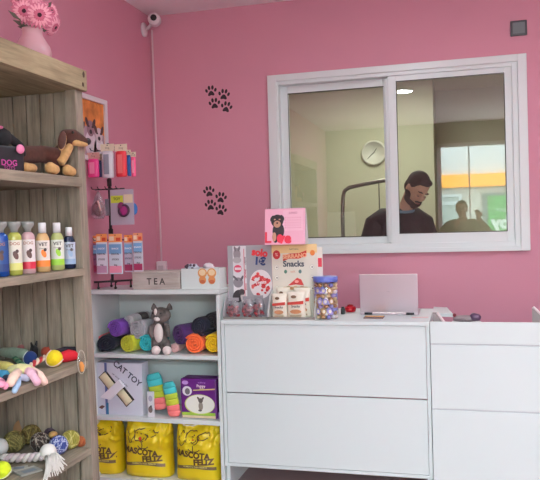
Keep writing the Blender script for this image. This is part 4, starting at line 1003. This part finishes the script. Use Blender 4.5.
b.text('Puppy', .022, w_*.58, h_*.82, fr(-.002), M((236, 214, 230), .5), bold=.0006); b.text('training', .015, w_*.6, h_*.91, fr(-.002), M((190, 140, 210), .5)); b.text('pads', .014, w_*.6, h_*.765, fr(-.0032), M((240, 226, 180), .5))
gd = M((140, 132, 122), .6); gd2 = M((92, 84, 78), .6)
b.disc(w_*.56, h_*.32, .014, .026, fr(-.0028), gd, 14); b.disc(w_*.56, h_*.46, .015, .014, fr(-.0034), gd2, 14); b.disc(w_*.5, h_*.51, .006, .012, fr(-.0036), gd2, 10, .6); b.disc(w_*.62, h_*.51, .006, .012, fr(-.0036), gd2, 10, -.6); b.disc(w_*.54, h_*.21, .012, .006, fr(-.003), gd2, 10)
b.build('pack', t)
MB().lathe([(.018, -.006), (.02, .0), (.018, .006)], M((150, 120, 170), .3), c=(w_+.004, .02, .018), rot=(R(90), 0, 0)).build('corner_fold', t)
# ================================================================== BOTTOM TIER: feed bags
YB = M((224, 196, 30), .38, name='yellow_bag_film', var=.05, scale=14, bump=.35, bscale=18); BRN = M((92, 66, 40), .5); BR2 = M((110, 84, 50), .5)
def feedbag(x, label, seed, wtop, shown=1, w_=.295):
    Y = 3.875; t = thing('pet_food_bag', label, 'bag', (x, Y, U3), group='yellow pet food bags in the bottom tier')
    H = .332; W = w_/2; D = .095; rnd = random.Random(seed); ox = rnd.uniform(0, 50)
    def dep(f): return D*(1-.85*max(0, (f-.7)/.3)**1.7)*(1-.25*max(0, (.08-f)/.08))
    def wid(f, a): return W*(1-.05*math.sin(f*PI*.9)-.05*max(0, f-.85)/.15)*(1+.0*a)
    def surf(a, f):
        ca, sa = math.cos(a), math.sin(a); e = .62
        X = wid(f, a)*math.copysign(abs(ca)**e, ca); Y_ = dep(f)*math.copysign(abs(sa)**.75, sa); Z = H*f
        nn = noise.noise(Vector((X*14+ox, Y_*9, Z*14)))*(.006+.05*max(0, f-.5))+abs(noise.noise(Vector((X*26+ox, 3, Z*34+X*20))))*.22*max(0, f-.5)*(1-max(0, f-.85)*3)
        Y_ += nn*(1 if sa > 0 else 1.3)*-1; X += nn*.6
        if f > .8: Z += (.012*math.sin(X*28+ox)-.0)*(f-.8)/.2
        return Vector((X, Y_, Z))
    na, nf = 56, 30; vs_, fs = [], []
    for j in range(nf+1):
        for i in range(na): vs_.append(surf(2*PI*i/na, j/nf))
    for j in range(nf):
        for i in range(na): fs.append((j*na+i, j*na+(i+1) % na, (j+1)*na+(i+1) % na, (j+1)*na+i))
    fs.append(tuple(range(na))); fs.append(tuple(nf*na+i for i in range(na)))
    b = MB(); b.add(vs_, fs, YB, True); b.build('bag_body', t)
    # front surface height for print
    def front(u, v, off=.003):
        u = max(-W*.985, min(W*.985, u)); f = max(.0, min(1, v/H)); lo, hi = PI, 1.5*PI if u < 0 else 2*PI
        if u < 0: lo, hi = PI, 1.5*PI
        else: lo, hi = 1.5*PI, 2*PI
        for _ in range(22):
            mid = (lo+hi)/2
            if surf(mid, f).x < u: lo = mid
            else: hi = mid
        p_ = surf((lo+hi)/2, f); return Vector((u, p_.y-off, v))
    b = MB()
    b.text('MASCOTA', .05, -.02, .158, front, BRN, rot=-.10, bold=.0026, sx=.93); b.text('FELIZ', .045, .05, .117, lambda u, v: front(u, v), BRN, rot=.03, bold=.0026, sx=1.1)
    for i in range(16):
        u0_, u1_ = -W*.85+i*W*1.7/16, -W*.85+(i+1)*W*1.7/16; g = lambda u: .07+.01*math.cos(u*14)
        b.flat([(u0_, g(u0_)), (u1_, g(u1_)), (u1_, g(u1_)+.019), (u0_, g(u0_)+.019)], front, M((110, 90, 66), .5))
    b.text('ALIMENTO PARA PERROS', .013, 0, .089, lambda u, v: front(u, v, .0045), M((220, 205, 120), .5), bold=.0003)
    b.build('printed_lettering', t)
    # cartoon-free outline of a dog head with droopy ears
    b = MB()
    def ln(pts_, r_=.003): b.tube([front(u, v, .001) for u, v in pts_], r_, BRN, 6)
    def ell(cu, cv, ru, rv, a0, a1, n=14, rot=0):
        o = []
        for i in range(n+1):
            a = a0+(a1-a0)*i/n; x_, y_ = ru*math.cos(a), rv*math.sin(a); o.append((cu+x_*math.cos(rot)-y_*math.sin(rot), cv+x_*math.sin(rot)+y_*math.cos(rot)))
        return o
    du, dv = -.012, .258
    ln(ell(du, dv, .042, .038, 0, 2*PI, 22)); ln(ell(du-.062, dv-.004, .018, .045, 0, 2*PI, 18, -.25)); ln(ell(du+.068, dv+.012, .04, .019, 0, 2*PI, 18, .35)); ln(ell(du, dv-.014, .02, .014, PI, 2*PI, 10)); ln([(du, dv-.03), (du+.004, dv-.06), (du+.002, dv-.085)]); ln(ell(du+.01, dv-.05, .04, .03, 3.6, 5.8, 10))
    b.ball(front(du, dv+.002, .002), (.008, .003, .006), BRN, n=10, k=6)
    for s_ in (-1, 1): b.ball(front(du+s_*.016, dv+.018, .002), (.004, .002, .005), BRN, n=8, k=6)
    b.build('dog_drawing', t)
    MB().ball(front(du, dv-.018, .0), (.009, .004, .014), M((206, 60, 40), .5), n=12, k=8).build('tongue_print', t)
    b = MB(); b.tube([surf(1.5*PI-.95+1.9*i/12, 1.0)+Vector((0, -.004, -.002)) for i in range(13)], .0045, M((216, 190, 60) if not wtop else (232, 226, 214), .5), 6); b.build('top_seam', t)
feedbag(PY(100, 450, 3.85).x+.02, 'yellow MASCOTA FELIZ food bag at left, half hidden by wooden shelf', 1, False, w_=.25)
feedbag(PY(148.5, 450, 3.85).x, 'middle yellow MASCOTA FELIZ food bag in the bottom tier', 2, False)
feedbag(PY(199, 450, 3.85).x, 'right yellow MASCOTA FELIZ food bag with white folded top', 3, True, w_=.285)
# ================================================================== ON THE COUNTER
CT = .9705
def disp(x0, x1, h, Y, label, back, tray, D=.115):
    t = thing('display_box', label, 'display box', (x0, Y, CT), 0)
    w_ = x1-x0; BM = M(back, .55); TM = M(tray, .5)
    MB().box((0, D-.004, 0), (w_, D, h), BM, .001).build('back_board', t)
    MB().box((0, 0, 0), (w_, D-.004, .004), TM).box((0, 0, .004), (w_, .003, .018), M((120, 112, 108), .5)).build('tray', t)
    for xx in (0, w_-.003):
        b = MB(); pr = [(0, .004), (D-.004, .004), (D-.004, .16), (D*.5, .13), (0, .05)]; k = len(pr)
        b.add([(xx+dx, y, z) for dx in (0, .003) for y, z in pr], [tuple(range(k)), tuple(range(k, 2*k))]+[(i, (i+1) % k, (i+1) % k+k, i+k) for i in range(k)], TM); b.build('tray_side', t)
    return t, w_
gx0, gx1, gx2 = PY(223.5, 300, 3.77).x, PY(268, 300, 3.77).x, PY(314.5, 300, 3.77).x
H_ = .418; DB = .111; e = -.0008
gx0 = gx0-.004
t, w_ = disp(gx0, gx1-.002, H_, 3.765, 'grey display box marked solo 1 euro holding red treat bags', (158, 156, 162), (196, 192, 196))
b = MB(); Yb = DB
b.rect(w_*.12, .1, w_*.43, H_-.004, fr(Yb+e), M((226, 222, 226), .5))
b.rect(w_*.37, .12, w_*.385, H_-.02, fr(Yb+e*2), M((206, 90, 110), .5))
b.disc(w_*.22, H_-.05, .022, .036, fr(Yb+e*2), M((150, 140, 146), .6), 14); b.disc(w_*.22, H_-.085, .026, .018, fr(Yb+e*3), M((180, 172, 176), .6), 14); b.disc(w_*.18, H_-.02, .007, .016, fr(Yb+e*3), M((120, 110, 118), .6), 10, .3); b.disc(w_*.27, H_-.02, .007, .016, fr(Yb+e*3), M((120, 110, 118), .6), 10, -.3)
b.disc(w_*.23, H_-.135, .024, .022, fr(Yb+e*2), M((205, 70, 100), .6), 20); b.rect(w_*.16, H_-.142, w_*.31, H_-.128, fr(Yb+e*3), M((240, 220, 226), .6))
b.disc(w_*.23, H_-.215, .03, .03, fr(Yb+e*2), M((140, 132, 140), .6), 14); b.disc(w_*.17, H_-.19, .007, .022, fr(Yb+e*3), M((90, 84, 92), .6), 10, .8); b.disc(w_*.32, H_-.19, .007, .018, fr(Yb+e*3), M((90, 84, 92), .6), 10, -.5)
b.disc(w_*.22, H_-.295, .032, .04, fr(Yb+e*2), M((52, 44, 50), .6), 16, -.5); b.disc(w_*.31, H_-.27, .018, .018, fr(Yb+e*3), M((70, 58, 62), .6), 12); b.disc(w_*.33, H_-.31, .012, .03, fr(Yb+e*3), M((216, 206, 206), .6), 12, .3)
for k in range(3): b.text(('LUCKY', 'SNACKS', 'DOGS')[k], .014, w_*.405, H_-.09-.075*k, fr(Yb+e*3), M((190, 80, 96) if k else (80, 80, 90), .6), rot=-PI/2, bold=.0004)
RD = M((214, 52, 60), .55); BL = M((30, 52, 104), .6)
b.text('solo', .058, w_*.74, H_-.045, fr(Yb+e), RD, rot=-.14, bold=.0032, sx=.95); b.text('1€', .06, w_*.74, H_-.095, fr(Yb+e), BL, rot=-.1, bold=.003)
b.disc(w_*.745, H_-.225, w_*.255, .083, fr(Yb+e), M((232, 224, 226), .5), 30); 
rn = random.Random(4)
for i in range(46):
    a = rn.uniform(0, 2*PI); q_ = math.sqrt(rn.uniform(0, .8)); b.disc(w_*.745+q_*w_*.23*math.cos(a), H_-.225+q_*.073*math.sin(a), rn.uniform(.006, .013), rn.uniform(.004, .01), fr(Yb+e*2-.00003*i), M([(206, 60, 66), (222, 96, 92), (186, 40, 52)][i % 3], .5), 10, rn.uniform(0, 3))
b.text('Treats', .026, w_*.745, H_-.215, fr(Yb+e*5), M((240, 226, 228), .5), rot=.1, bold=.001)
b.build('printed_board', t)
t, w_ = disp(gx1, gx2, H_, 3.765, 'cream Snacks display box holding white treat packs under the calendar', (224, 219, 206), (214, 212, 208))
GRc = M((238, 206, 150), .55)
b = MB(); b.rect(0, H_-.05, w_, H_, fr(Yb+e*.5), GRc)
cR = M((206, 60, 44), .5)
b.disc(w_*.11, H_-.058, .022, .026, fr(Yb+e*2), M((190, 44, 48), .5), 22); b.text('%', .026, w_*.11, H_-.058, fr(Yb+e*3), M((240, 200, 190), .5))
b.flat([(w_*.25, H_-.095), (w_*.25, H_-.062), (w_*.4, H_-.052), (w_*.62, H_-.05), (w_*.77, H_-.035), (w_*.77, H_-.066), (w_*.6, H_-.082), (w_*.38, H_-.082)], fr(Yb+e), cR)
b.text('SERRANO', .032, w_*.51, H_-.067, fr(Yb+e*2), M((240, 176, 140), .5), rot=.06, bold=.0016); b.text('Snacks', .046, w_*.48, H_-.112, fr(Yb+e), M((66, 72, 84), .5), bold=.0016)
b.text('NATURAL', .012, w_*.5, H_-.028, fr(Yb+e*2), M((110, 100, 90), .5)); b.disc(w_*.9, H_-.05, .014, .016, fr(Yb+e*2), M((226, 130, 60), .5), 16)
b.disc(w_*.3, H_-.155, .009, .011, fr(Yb+e), M((80, 130, 110), .5), 14); b.disc(w_*.62, H_-.155, .009, .011, fr(Yb+e), M((90, 120, 116), .5), 14); b.text('soft', .018, w_*.46, H_-.155, fr(Yb+e), M((214, 130, 80), .5))
for uu in (.1, .88):
    for vv_ in (.13, .19, .25): b.disc(w_*uu, H_-vv_, .013, .015, fr(Yb+e), M((200, 198, 190), .5), 18); b.disc(w_*uu, H_-vv_, .0105, .0125, fr(Yb+e*2), M((238, 234, 222), .5), 18); b.disc(w_*uu+.002, H_-vv_, .005, .004, fr(Yb+e*3), M((120, 116, 112), .5), 10)
b.flat([(w_*.34, H_-.235), (w_*.55, H_-.19), (w_*.64, H_-.2), (w_*.7, H_-.235), (w_*.52, H_-.228)], fr(Yb+e), M((196, 56, 56), .5)); b.disc(w_*.54, H_-.212, .012, .008, fr(Yb+e*2), M((234, 170, 160), .5), 12)
for i in range(7): b.disc(w_*(.28+.075*i), H_-.25+.003*(i % 2), .018, .009, fr(Yb+e*(1.2+.1*i)), M([(190, 160, 110), (150, 130, 80), (170, 120, 80)][i % 3], .5), 10)
b.build('printed_board', t)
MB().box((w_-.001, DB+.0, .0), (w_+.03, DB+.004, H_-.02), M((232, 224, 214), .55)).rect(w_+.004, H_-.13, w_+.026, H_-.08, fr(DB-.0008), M((206, 60, 80), .5)).build('side_flap', t)
# treat bags
def bagpack(x, w_, h, y, kind, label, rz=0):
    t = thing('treat_bag', label, 'treat bag', (x, y, CT+.0045), R(rz), group='treat bags in the display trays')
    if kind == 'red':
        b = MB(); rn = random.Random(int(x*999))
        for i in range(26): b.ball((rn.uniform(-w_*.36, w_*.36), rn.uniform(-.012, .012), .012+rn.uniform(0, h*.48)), (.011, .008, .009), M([(150, 36, 48), (120, 24, 38), (176, 60, 66)][i % 3], .6), n=8, k=6)
        b.build('treats', t, kind='stuff')
        fn = lambda d: 1+.10*noise.noise(d*3.3+Vector((x, 0, 0)))
        b = MB(); b.ball((0, 0, h*.46), (w_/2, .022, h*.46), FILMP, n=20, k=14, fn=fn); b.build('clear_bag', t)
        MB().box((-w_*.4, -.0015, h*.84), (w_*.4, .0015, h), M((150, 146, 152), .4), .0005).build('header', t)
        MB().ball((-w_*.2, -.018, h*.66), (.007, .002, .006), M((30, 26, 30), .5), n=8, k=6).build('label_dot', t)
    else:
        CW = M((232, 224, 208), .35, bump=.5, bscale=30)
        b = MB(); n = 14; vs_, fs = [], []
        for j in range(n+1):
            f = j/n; dd = .02*math.sin(PI*min(1, max(0, f)))**.6+.001; ww = w_/2*(1-.06*math.sin(PI*f)+.02*math.cos(f*40))
            for i in range(16):
                a = 2*PI*i/16; ca, sa = math.cos(a), math.sin(a); vs_.append((ww*math.copysign(abs(ca)**.7, ca), dd*sa+.003*noise.noise(Vector((ca*2+x*9, sa, f*6))), h*f))
        for j in range(n):
            for i in range(16): fs.append((j*16+i, j*16+(i+1) % 16, (j+1)*16+(i+1) % 16, (j+1)*16+i))
        fs += [tuple(range(16)), tuple(n*16+i for i in range(16))]; b.add(vs_, fs, CW, True); b.build('bag', t)
        f2 = lambda u, v: (u, -.0235-.0*v, v); b = MB()
        b.flat([(-w_*.42, h*.62), (w_*.42, h*.68), (w_*.42, h*.56), (-w_*.42, h*.52)], f2, M((190, 60, 50), .5)); b.text('Snacks', .018, 0, h*.47, lambda u, v: (u, -.0237, v), M((80, 80, 84), .5), bold=.0005)
        b.disc(0, h*.28, w_*.3, h*.08, f2, M((190, 130, 90), .5), 14); b.rect(-w_*.3, h*.1, w_*.3, h*.15, f2, M((170, 150, 120), .5)); b.disc(-w_*.1, h*.82, w_*.15, h*.06, lambda u, v: (u, -.019, v), M((110, 80, 60), .5), 10)
        b.build('print', t)
bagpack(gx0+.052, .085, .118, 3.80, 'red', 'clear bag of dark red treats at left of the grey tray')
bagpack(gx0+.135, .075, .125, 3.815, 'red', 'clear bag of red treats in middle of grey tray', 4)
bagpack(gx0+.197, .07, .13, 3.82, 'red', 'clear bag of red treats at right of the grey tray', -4)
bagpack(gx1+.06, .088, .142, 3.795, 'white', 'white treat pack at front left of the Snacks tray', 0)
bagpack(gx1+.155, .108, .152, 3.80, 'white', 'wider white treat pack at front right of the Snacks tray')
bagpack(gx1+.07, .08, .172, 3.845, 'white', 'white treat pack behind, at left of Snacks tray')
bagpack(gx1+.18, .1, .17, 3.85, 'white', 'white treat pack behind, at right of Snacks tray')
# calendar on top of the boxes
a, c = PY(265, 206, 3.85), PY(306, 243, 3.85)
cz = CT+H_+.001; t = thing('desk_calendar', 'pink desk calendar with black and tan puppy on top of Snacks box', 'calendar', (a.x, 3.845, cz), R(2))
w_ = c.x-a.x; h_ = .203; lean = .035
def cm(off): return lambda u, v: (u, -.03+lean*v/h_-off, v)
def sheet(y0, y1, th, mt):
    b = MB(); b.add([(0, y0, 0), (w_, y0, 0), (w_, y1, h_), (0, y1, h_), (0, y0+th, 0), (w_, y0+th, 0), (w_, y1+th, h_), (0, y1+th, h_)], [(0, 1, 2, 3), (4, 5, 6, 7), (0, 1, 5, 4), (1, 2, 6, 5), (2, 3, 7, 6), (3, 0, 4, 7)], mt); return b
b = sheet(-.03, -.03+lean, .002, M((240, 176, 198), .5)); PKc = M((244, 190, 208), .5)
b.rect(w_*.45, h_*.38, w_*.95, h_*.95, cm(.0008), PKc)
for i in range(5):
    for j in range(7): b.rect(w_*(.5+.06*j), h_*(.45+.07*i), w_*(.53+.06*j), h_*(.475+.07*i), cm(.0014), M((222, 140, 170), .5))
b.text('JUNIO', .017, w_*.7, h_*.87, cm(.0014), M((190, 110, 140), .5), bold=.0003)
KD = M((42, 34, 38), .6); TN = M((190, 140, 116), .6); LR = M((226, 52, 78), .5)
b.disc(w_*.34, h_*.38, .034, .048, cm(.0014), KD, 20); b.disc(w_*.31, h_*.66, .036, .036, cm(.002), KD, 20); b.disc(w_*.19, h_*.73, .011, .019, cm(.0026), KD, 12, -.5); b.disc(w_*.43, h_*.74, .011, .019, cm(.0026), KD, 12, .5)
b.disc(w_*.31, h_*.57, .021, .02, cm(.0028), TN, 14); b.disc(w_*.31, h_*.6, .006, .005, cm(.0034), BLACK, 10); b.disc(w_*.25, h_*.7, .006, .004, cm(.0032), TN, 10); b.disc(w_*.37, h_*.7, .006, .004, cm(.0032), TN, 10); b.disc(w_*.24, h_*.22, .012, .026, cm(.0026), TN, 12)
b.text('L', .085, w_*.08, h_*.19, cm(.003), LR, bold=.0015); b.disc(w_*.27, h_*.16, .014, .022, cm(.002), KD, 12); b.text('ve', .08, w_*.5, h_*.17, cm(.003), LR, bold=.004); b.disc(w_*.38, h_*.17, .018, .024, cm(.0032), LR, 18)
b.build('front_sheet', t)
sheet(.045, .006, .002, M((226, 222, 224), .5)).build('rear_stand', t)
b = MB().add([(w_, -.028, 0), (w_+.006, .045, 0), (w_+.004, .008, h_)], [(0, 1, 2)], M((235, 232, 234), .5)); b.build('side_sheet', t)
b = MB()
for i in range(18): xx = w_*(i+.7)/19; b.tube([(xx, .006+.005*math.cos(q_), h_+.001+.005*math.sin(q_)) for q_ in [2*PI*k/8 for k in range(9)]], .0009, M((200, 196, 200), .3, .8), 4, caps=False)
b.build('spiral_binding', t)
# jar
pj = PY(326.5, 320, 3.87); t = thing('treat_jar', 'clear plastic jar of wrapped treats with blue lid beside the Snacks box', 'jar', (pj.x, 3.87, CT))
r_ = .069; hj = .235
MB().lathe([(r_*.93, 0), (r_, .006), (r_, .195), (r_*.93, .205), (r_*.88, .207)], CLEARP, n=32).build('jar_body', t)
MB().lathe([(r_*.98, .205), (r_*1.0, .208), (r_*1.0, hj-.003), (r_*.95, hj)], M((96, 110, 190), .35), n=32).build('lid', t)
b = MB(); rn = random.Random(9); cl = [(206, 180, 140), (160, 150, 206), (190, 140, 90), (232, 226, 226), (130, 130, 200), (150, 110, 80)]
for k in range(10):
    for j in range(11):
        a = 2*PI*j/11+k*.29; rr = r_*.80; b.ball((rr*math.cos(a), rr*math.sin(a), .013+k*.0195), (.013, .013, .012), M(cl[rn.randrange(6)], .5), n=8, k=6)
b.build('wrapped_treats', t, kind='stuff')
b = MB()
for cz_, cc in ((.16, (226, 214, 190)), (.1, (222, 214, 210)), (.045, (226, 216, 196))):
    for cu in (-.034, .0, .034):
        mpj = lambda u, v: ((r_+.0012)*math.sin(u/r_), -(r_+.0012)*math.cos(u/r_), v)
        b.disc(cu+(.01 if cz_ == .1 else 0), cz_, .0135, .017, mpj, M((176, 140, 96) if (cu+cz_*7) % .02 > .01 else (150, 140, 206), .5), 14); 
        mpk = lambda u, v: ((r_+.002)*math.sin(u/r_), -(r_+.002)*math.cos(u/r_), v)
        b.disc(cu+(.01 if cz_ == .1 else 0), cz_, .008, .010, mpk, M(cc, .5), 12)
b.build('sticker', t)
# small things beyond the jar
p = PZ(343, 314, CT); t = thing('ink_bottle', 'tiny dark green bottle standing between jar and red box', 'bottle', (p.x, p.y, CT))
MB().lathe([(.011, 0), (.013, .003), (.013, .03), (.009, .034)], M((30, 42, 40), .3), n=16).build('body', t); MB().lathe([(.009, .034), (.009, .042)], BLACK, n=16).build('cap', t)
p = PZ(350.5, 312, CT); t = thing('red_pot', 'small glossy red round pot beside the laptop', 'pot', (p.x, p.y, CT))
MB().lathe([(.018, 0), (.03, .004), (.034, .018), (.03, .032), (.02, .036)], M((176, 20, 34), .2), n=24).build('body', t); MB().lathe([(.018, .036), (.02, .042), (.008, .046)], M((150, 14, 28), .2), n=20).build('lid', t)
# laptop (seen from behind)
LY = 4.02; a, c = PY(359.5, 275, LY), PY(418.5, 313.5, LY)
t = thing('laptop', 'open silver laptop seen from behind on the counter', 'laptop', ((a.x+c.x)/2, LY, CT), R(0))
w_ = c.x-a.x; SIL = M((206, 190, 198), .3, .75, name='silver_aluminium', spec=.5); lr = R(-8)  # pinkish tint puts the wall's reflection into the silver colour
b = MB().box((-w_/2, -.0035, 0), (w_/2, .0035, .222), SIL, .003)
b.v = [tuple(rotv(v, (lr*0-R(-0)+R(6), 0, 0))+Vector((0, 0, .014))) for v in b.v]; b.build('lid', t)
b = MB().box((-w_/2, 0, .0), (w_/2, .215, .013), SIL, .003); b.build('base', t)
b = MB()
for xx in (-w_*.36, w_*.36): b.rod((xx-.022, -.001, .008), (xx+.022, -.001, .008), .006, M((40, 40, 44), .4), 10)
b.build('hinge', t)
b = MB(); b.text('LAPTOP' if False else '- - - -', .008, 0, .122, lambda u, v: tuple(rotv((u, -.0042, v), (R(6), 0, 0))+Vector((0, 0, .014))), M((110, 106, 112), .4), bold=.0003); b.build('logo', t)
b = MB()
for j in range(5):
    for i in range(13): b.box((-w_*.43+i*w_*.066, .05+j*.018, .013), (-w_*.43+i*w_*.066+w_*.058, .065+j*.018, .0145), M((60, 60, 64), .5))
b.build('keyboard', t, kind='stuff')
b = MB().box((-w_/2+.008, .0036, .012), (w_/2-.008, .0042, .212), M((18, 20, 26), .15)); b.v = [tuple(rotv(v, (R(6), 0, 0))+Vector((0, 0, .014))) for v in b.v]; b.build('screen', t)
# card, papers, glasses
p = PZ(375, 317.5, CT); t = thing('business_card', 'dark card with orange print lying in front of laptop', 'card', (p.x, p.y-.0, CT), R(0))
MB().box((-.058, -.05, .0003), (.05, .04, .005), M((120, 92, 84), .5), .001).build('card', t)
b = MB(); mq = lambda u, v: (u, v, .0056); b.rect(-.056, -.01, .046, .037, mq, M((232, 172, 90), .5)); b.rect(-.045, -.035, .0, -.01, mq, M((90, 76, 100), .5)); b.build('print', t)
p = PZ(420, 317.5, CT); tag(MB().box((-.045, -.02, .0003), (.045, .02, .0015), M((228, 196, 196), .6)).build('paper_slip'), 'pale pink paper slip lying at counter end', 'paper', loc=(min(p.x, CX1-.05), p.y, CT), rz=.05)
# pair of dark objects lying behind the right counter front
p = PY(466, 318, CY+.2); p.z = PY(466, 322.5, CY+.2).z; t = thing('hair_clipper', 'grey and dark purple clippers lying behind the right counter front', 'clipper', (p.x, CY+.2, p.z))
b = MB().box((-.075, -.05, .7415-p.z), (.08, .05, .002), WHITE, .003); b.build('stand', t)
MB().soft([(-.055, 0, .022), (.0, 0, .02), (.03, 0, .022)], [.016, .02, .017], M((126, 110, 114), .4), 12).build('body', t)
MB().soft([(.04, 0, .03), (.062, 0, .028)], [.023, .019], M((84, 56, 84), .35), 12).build('head', t)
MB().ball((-.06, -.005, .04), (.01, .01, .01), M((110, 22, 40), .4)).build('button', t)
